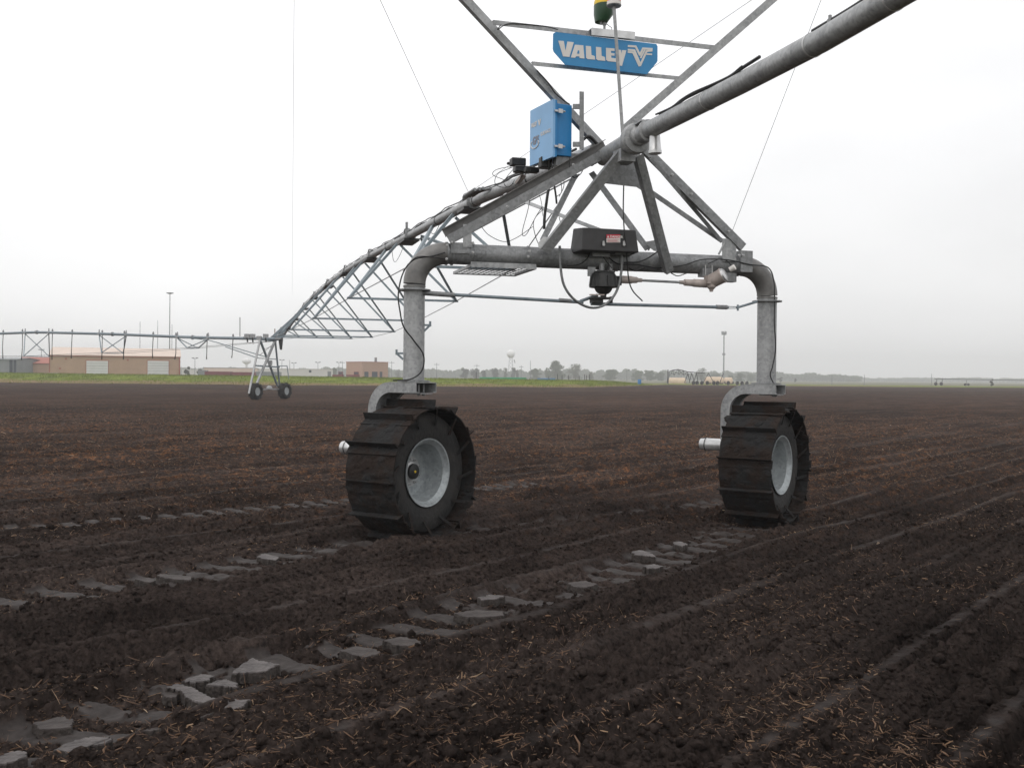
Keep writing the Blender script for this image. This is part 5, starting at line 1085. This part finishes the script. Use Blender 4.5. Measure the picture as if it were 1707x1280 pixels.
# green and blue long things, posts, drum
def longthing(x0, x1, yt, Y, m, lab, name, cat):
    a, b = wpt(x0, yt, Y), wpt(x1, yt, Y); W = b.x - a.x; H = max(.5, a.z - .9); g = MB(); g.box((0, 0, .9 + H / 2 - .2), (W, 2.2, H)); e0 = empty(name, ((a.x + b.x) / 2, Y, 0)); tag(e0, lab, cat)
    g.build('body', M[m], e0, 0); g = MB(); n = max(3, int(W / 2.5))
    for k in range(n + 1): g.box((-W / 2 + W * k / n, -1.13, .9 + H / 2 - .2), (.12, .06, H))
    g.build('side_rib', M[m], e0, 0); 
    for k in (-.35, .35): MB().lathe((W * k, -1.2, .5), (0, 1, 0), [(0, .5), (.3, .5)], 12).build('wheel', M['rubber'], e0, 30)
longthing(800, 877, 627.3, 250, 'greenc', 'long low green covered trailer on the grass below the radome', 'covered_trailer', 'trailer'); longthing(896, 925, 629, 250, 'bluec', 'low faded blue trailer right of the green one', 'covered_trailer', 'trailer')
for i, (x, h) in enumerate(((794, 620), (915, 627), (929.5, 623), (937, 625), (948, 625), (965.5, 626), (974.5, 624), (977.5, 625), (983, 624))):
    labs = ('dark post at the left end of the green trailer', 'dark post behind the blue trailer', 'tallest dark post just right of the blue trailer', 'second dark post right of the blue trailer', 'third dark post right of the blue trailer', 'lone dark post in the middle of the row on the bank', 'left one of the two close dark posts on the bank', 'right one of the two close dark posts on the bank', 'rightmost dark post of the row on the bank')
    p = wpt(x, h, 222); o_ = MB().lathe((0, 0, 0), (0, 0, 1), [(0, .075), (p.z - .08, .075), (p.z, .03)], 8).build('fence_post', M['cast'], None, 30); o_.location = (p.x, 222, 0); tag(o_, labs[i], 'post', 'dark posts along the grass bank')
p = wpt(1066, 638, 205); o_ = MB().lathe((0, 0, 0), (0, 0, 1), [(0, .33), (.06, .36), (.45, .37), (.9, .36), (.95, .33), (.95, .1)], 16).build('plastic_drum', M['bluec'], None, 35); o_.location = (p.x, 205, .45); tag(o_, 'bright blue plastic drum at the right end of the grass bank', 'drum')
# parked irrigation machine with tank trailers, far right of centre
def P_(x, y, Y=262): return at(x, y, Y)
mo = P_(1180, 640); e0 = empty('irrigation_machine', (mo.x, 262, 0)); tag(e0, 'parked irrigation machine with an arched truss and many small wheels beyond the bank', 'irrigation machine')
def pb(pts, r, name): return MB().tube([P_(*q) - Vector((mo.x, 262, 0)) for q in pts], r, 6).build(name, M['cast'], e0, 40)
arch = [(1116, 619), (1122, 617), (1130, 616), (1138, 617.5), (1146, 620)]; low = [(1116, 627), (1124, 625), (1132, 624.5), (1140, 625.5), (1148, 628)]
pb(arch, .13, 'arched_pipe'); pb([(1146, 620), (1175, 622)], .13, 'pipe')
for i in range(len(low)): pb([arch[i], low[i]], .06, 'brace')
for i in range(len(low) - 1): pb([low[i], arch[i + 1]], .06, 'brace'); pb([arch[i], low[i + 1]], .06, 'brace')
for x0, xt in ((1112, 1114), (1150, 1147), (1141, 1147), (1158, 1153), (1149, 1153), (1164, 1161), (1156, 1161), (1172, 1181), (1190, 1181), (1200, 1206)): pb([(xt, 622), (x0, 638)], .09, 'leg')
for x in (1113.5,): pb([(x, 616), (x, 640)], .16, 'leg')
for i, x in enumerate((1156, 1162, 1170, 1179, 1190, 1196, 1214, 1229, 1237, 1245)):
    q = P_(x, 641, 258) - Vector((mo.x, 262, 0)); q.z = .55; MB().lathe(q, (.7, -.7, 0), [(-.18, .3), (-.2, .48), (-.1, .55), (.1, .55), (.2, .48), (.18, .3)], 16).build('wheel', M['rubber'], e0, 30)
def tank(x0, x1, yt, Y, lab):
    a, b = wpt(x0, yt, Y), wpt(x1, yt, Y); W = b.x - a.x; R_ = 1.25; e1 = empty('tank_trailer', ((a.x + b.x) / 2, Y, 0)); tag(e1, lab, 'tank trailer', 'cream tank trailers behind the parked machine'); zc = a.z - R_
    MB().lathe((-W / 2, 0, zc), (1, 0, 0), [(0, .7), (.15, 1.1), (.4, R_), (W - .4, R_), (W - .15, 1.1), (W, .7)], 20).build('tank', M['cream'], e1, 40)
    MB().box((0, 0, zc - R_ - .1), (W * .9, 1.0, .25)).build('chassis', M['pole'], e1, 0)
    for k in (-.36, -.28, .30, .38): MB().lathe((W * k, -1.1, .5), (0, 1, 0), [(0, .5), (.35, .5)], 12).build('wheel', M['rubber'], e1, 30)
tank(1115, 1143, 629.5, 300, 'cream tank trailer under the arched truss of the parked machine'); tank(1175, 1206, 628, 305, 'longer cream tank trailer left of the phone mast'); tank(1207, 1221, 629, 310, 'short cream tank trailer right of the phone mast')
# far machine on the right horizon
e0 = empty('irrigation_machine', (at(1565, 640, 330).x, 330, 0)); tag(e0, 'tiny far-off irrigation machine crossing the right horizon', 'irrigation machine'); off = Vector(e0.location)
def fb(a, b, r, n): return MB().tube([at(*a) - off, at(*b) - off], r, 6).build(n, M['cast'], e0, 30)
fb((1558, 631.5, 330), (1712, 634, 330), .10, 'pipe'); 
for x, y in ((1560, 632), (1569, 632)):
    fb((x + 2, y, 330), (x - 1 if x < 1565 else x + 1, 643, 330), .08, 'leg'); q = at(x, 645, 330) - off; q.z = .6; MB().lathe(q, (.3, -1, 0), [(-.15, .3), (-.2, .5), (0, .6), (.2, .5), (.15, .3)], 14).build('wheel', M['rubber'], e0, 30)
for x in (1609, 1614): q = at(x, 645, 330) - off; q.z = .45; MB().lathe(q, (.3, -1, 0), [(-.15, .2), (-.2, .4), (0, .45), (.2, .4), (.15, .2)], 12).build('wheel', M['rubber'], e0, 30)
fb((1611, 633, 330), (1611, 643, 330), .05, 'leg')

# trees
M['leaf'] = mat('spring_foliage', (.05, .075, .035), .9, 0, .2, .6, col2=(.11, .14, .065), spec=.1); M['leafd'] = mat('dark_foliage', (.045, .055, .04), .9, 0, .2, .6, col2=(.08, .09, .06), spec=.1); M['leafp'] = mat('pale_bare_foliage', (.07, .08, .05), .9, 0, .2, .6, col2=(.13, .13, .08), spec=.1); M['bark'] = mat('bark', (.06, .05, .04), .9)
def crown_mesh(name, m, seed, w, h, n, blobs, card=.42, base=.18):
    r = np.random.default_rng(seed); cs = []
    for k in range(blobs):
        a = r.uniform(0, 6.28); z = h * r.uniform(base + .12, .88); rad = r.uniform(.0, .40) * w * math.sqrt(max(.08, 1 - ((z / h - .42) / .56) ** 2)); cs.append((math.cos(a) * rad * (1.1 - z / h * .5), math.sin(a) * rad, z, r.uniform(.09, .19) * w, r.uniform(.08, .15) * h))
    v = []; per = n // blobs
    for cx, cy, cz, rx, rz in cs:
        d = r.normal(size=(per, 3)); d /= np.linalg.norm(d, axis=1)[:, None]; q = d * (r.uniform(.35, 1.12, per) ** .6)[:, None]
        P = np.stack([cx + q[:, 0] * rx, cy + q[:, 1] * rx, cz + q[:, 2] * rz], 1); t1 = r.normal(size=(per, 3)); t1 /= np.linalg.norm(t1, axis=1)[:, None]; t2 = np.cross(t1, r.normal(size=(per, 3))); t2 /= np.linalg.norm(t2, axis=1)[:, None]
        s = r.uniform(.5, 1.2, per)[:, None] * card
        v.append(np.stack([P - t1 * s - t2 * s * .5, P + t1 * s - t2 * s * .3, P + t1 * s * .6 + t2 * s * .6, P - t1 * s * .7 + t2 * s * .5], 1))
    v = np.concatenate(v); k = len(v); me = bpy.data.meshes.new(name); me.vertices.add(k * 4); me.vertices.foreach_set('co', v.astype(np.float32).ravel()); me.loops.add(4 * k); me.loops.foreach_set('vertex_index', np.arange(4 * k, dtype=np.int32)); me.polygons.add(k); me.polygons.foreach_set('loop_start', np.arange(0, 4 * k, 4, dtype=np.int32)); me.update(calc_edges=True); me.materials.append(m); return me, cs
def trunk_mesh(cs, h, r0):
    g = MB(); g.tube([(0, 0, -.3), (.02 * h, 0, h * .25), (0, .02 * h, h * .5), (.02, 0, h * .75)], [r0, r0 * .75, r0 * .5, r0 * .2], 8)
    for c in cs[:8]: g.tube([(0, 0, h * .28), (c[0] * .5, c[1] * .5, (h * .28 + c[2]) / 2 + .3), (c[0], c[1], c[2])], [r0 * .5, r0 * .3, r0 * .1], 5)
    return g
protos = {}
for kind, m, w, h, n, bl_, cb_, bs in (('round', 'leaf', 10, 8, 5200, 34, .26, -.05), ('dark', 'leafd', 7, 7, 3200, 20, .24, .05), ('pale', 'leafp', 9, 8, 2400, 26, .2, .0), ('wide', 'leaf', 12, 6, 5200, 34, .26, -.06), ('bush', 'leafd', 5, 4, 1200, 9, .28, .0)):
    for v_ in range(2): protos[(kind, v_)] = (*crown_mesh('crown', M[m], hash_ if False else 100 + v_ * 17 + len(kind) * 5, w, h, n, bl_, cb_, bs), w, h)
trunks = {}
def tree(kind, v_, x, yt, wpx, Y, lab, group=None, name='tree'):
    me, cs, w, h = protos[(kind, v_)]; Y = Y * 1.55 if Y > 360 else Y; top = wpt(x, yt, Y); H = top.z; e0 = empty(name, (top.x, Y, 0), random.uniform(0, 6)); tag(e0, lab, 'tree' if kind != 'bush' else 'bush', group)
    sw_ = wpx * Y / FPX / w; e0.scale = (sw_, sw_, H / (h * .97))
    o = bpy.data.objects.new('crown', me); C.objects.link(o); o.parent = e0
    if (kind, v_) not in trunks: t = trunk_mesh(cs, h, .028 * h).build('trunk', M['bark'], e0, 40); trunks[(kind, v_)] = t.data
    else: t = bpy.data.objects.new('trunk', trunks[(kind, v_)]); C.objects.link(t); t.parent = e0
GT_ = 'trees on the horizon behind the grass bank'
TR = [('dark', 0, 775, 613.5, 22, 420, 'leftmost dark tree of the grove left of the radome'), ('dark', 1, 792, 613, 20, 425, 'dark tree second from the left in the grove by the radome'), ('dark', 0, 807, 616, 14, 420, 'small dark tree at the right end of the left grove by the radome'),
      ('dark', 1, 825, 612, 17, 420, 'round dark tree standing alone between the grove and the radome'), ('pale', 0, 843, 611, 14, 420, 'thin dark tree close to the left of the radome tower'), ('dark', 0, 856, 611, 12, 425, 'tree directly under the radome'), ('dark', 1, 862, 615, 8, 420, 'narrow tree just right of the radome tower'),
      ('round', 0, 892, 613, 26, 400, 'rounded green tree left of the tallest tree'), ('round', 1, 926, 602, 40, 400, 'tallest broad green tree near the middle of the horizon'), ('pale', 1, 960, 604, 38, 405, 'big pale olive tree right of the tallest green tree'), ('pale', 0, 985, 618, 20, 420, 'small hazy tree right of the pale olive tree'),
      ('wide', 0, 1017, 614.5, 38, 430, 'broad hazy tree over the right end of the posts'), ('wide', 1, 1065, 617, 30, 450, 'left hazy tree of the grove left of the parked machine'), ('wide', 0, 1083, 616, 26, 450, 'right hazy tree of the grove left of the parked machine'), ('wide', 1, 1100, 620, 22, 470, 'low hazy tree just left of the arched truss'),
      ('pale', 1, 1170, 611, 20, 420, 'nearly bare tree behind the parked machine'), ('wide', 0, 1195, 622, 30, 480, 'low tree right of the nearly bare one'), ('round', 0, 1234, 621, 22, 460, 'round tree between the phone mast and the near right leg'), ('wide', 1, 1252, 623, 20, 500, 'low tree touching the near right leg'), ('wide', 0, 1218, 625, 16, 480, 'small low tree under the phone mast'),
      ('bush', 0, 312, 610, 16, 330, 'round green bush just right of the long tan shed'), ('bush', 1, 333, 614, 18, 330, 'wide low bush right of the first round one'), ('bush', 0, 366, 614, 14, 335, 'low green bush left of the far tower'), ('bush', 1, 378, 613, 12, 335, 'dome-shaped green bush nearest the far tower'),
      ('wide', 1, 556, 612, 16, 400, 'hazy tree between the white hall and the brick garage'), ('pale', 0, 646, 613, 16, 420, 'thin tree just right of the brick garage'), ('pale', 1, 664, 614, 14, 430, 'thin tree just left of the near left leg'),
      ('bush', 0, 1653, 631.5, 9, 330, 'lone dark bush near the right edge of the horizon'), ('bush', 1, 1301, 628, 10, 400, 'small bush just right of the near right leg'), ('bush', 0, 1326, 630, 9, 400, 'second small bush right of the near right leg')]
for t in TR: tree(*t, group=GT_)
# the far wood line, one mass
def woods(name, segs, Y, seed, lab, m):
    r = np.random.default_rng(seed); V = []
    for x0, x1, y0, y1 in segs:
        n = int(abs(x1 - x0) * 55); x = r.uniform(x0, x1, n); 
        lump = .55 + .45 * vnoise(x * .09, x * 0 + seed, 3) + .25 * (vnoise(x * .35, x * 0 + seed, 4) - .5); yt = y0 + (y1 - y0) * (x - x0) / (x1 - x0)
        px_ = (x - 853.5) / FPX * Y; Ht = HCAM + (628.5 + .0084 * (x - 853.5) - yt) / FPX * Y; z = r.random(n) ** .8 * Ht * lump
        P = np.stack([px_, Y + r.uniform(-14, 14, n), z], 1); s = r.uniform(.5, 1.4, n)[:, None]; t1 = r.normal(size=(n, 3)); t1 /= np.linalg.norm(t1, axis=1)[:, None]; t2 = np.cross(t1, r.normal(size=(n, 3))); t2 /= np.linalg.norm(t2, axis=1)[:, None]
        V.append(np.stack([P - t1 * s - t2 * s * .5, P + t1 * s - t2 * s * .3, P + t1 * s * .6 + t2 * s * .6, P - t1 * s * .7 + t2 * s * .5], 1))
    v = np.concatenate(V); k = len(v); me = bpy.data.meshes.new(name); me.vertices.add(k * 4); me.vertices.foreach_set('co', v.astype(np.float32).ravel()); me.loops.add(4 * k); me.loops.foreach_set('vertex_index', np.arange(4 * k, dtype=np.int32)); me.polygons.add(k); me.polygons.foreach_set('loop_start', np.arange(0, 4 * k, 4, dtype=np.int32)); me.update(calc_edges=True); me.materials.append(m)
    o = bpy.data.objects.new(name, me); C.objects.link(o); tag(o, lab, 'woods', kind='stuff')
woods('far_woods', [(-60, 420, 611, 613), (420, 780, 613, 614), (780, 1110, 615, 617), (1110, 1300, 619, 619), (1290, 1430, 622, 624)], 1050, 5, 'hazy belt of far trees along the horizon', M['leaf'])
woods('far_woods', [(1290, 1345, 621.5, 622), (1345, 1430, 624, 625), (1425, 1600, 629.0, 630), (1600, 1800, 629.5, 631)], 1400, 8, 'faintest belt of trees on the right horizon', M['leaf'])

# ------------------------------------------------------------------ air
hz = MB().box((0, 640, 14.4), (2600, 1500, 31.6)).build('haze', None, None, 0) if False else None
me = bpy.data.meshes.new('haze'); g = MB().box((0, 0, 0), (1, 1, 1)); me.from_pydata(g.v, [], g.f); hz = bpy.data.objects.new('haze', me); C.objects.link(hz)
hz.scale = (3000, 1800, 44.0); hz.location = (0, 840, 20.7); hz['kind'] = 'stuff'
m = bpy.data.materials.new('haze_air'); m.use_nodes = True; t = m.node_tree; t.nodes.clear(); o_ = t.nodes.new('ShaderNodeOutputMaterial'); pv = t.nodes.new('ShaderNodeVolumePrincipled')
pv.inputs['Density'].default_value = .00072; pv.inputs['Color'].default_value = (.93, .94, .96, 1); t.links.new(pv.outputs[0], o_.inputs['Volume']); me.materials.append(m)
scene.cycles.max_bounces = 6; scene.cycles.volume_bounces = 1; scene.cycles.diffuse_bounces = 3; scene.cycles.glossy_bounces = 3
scene.cycles.use_denoising = True
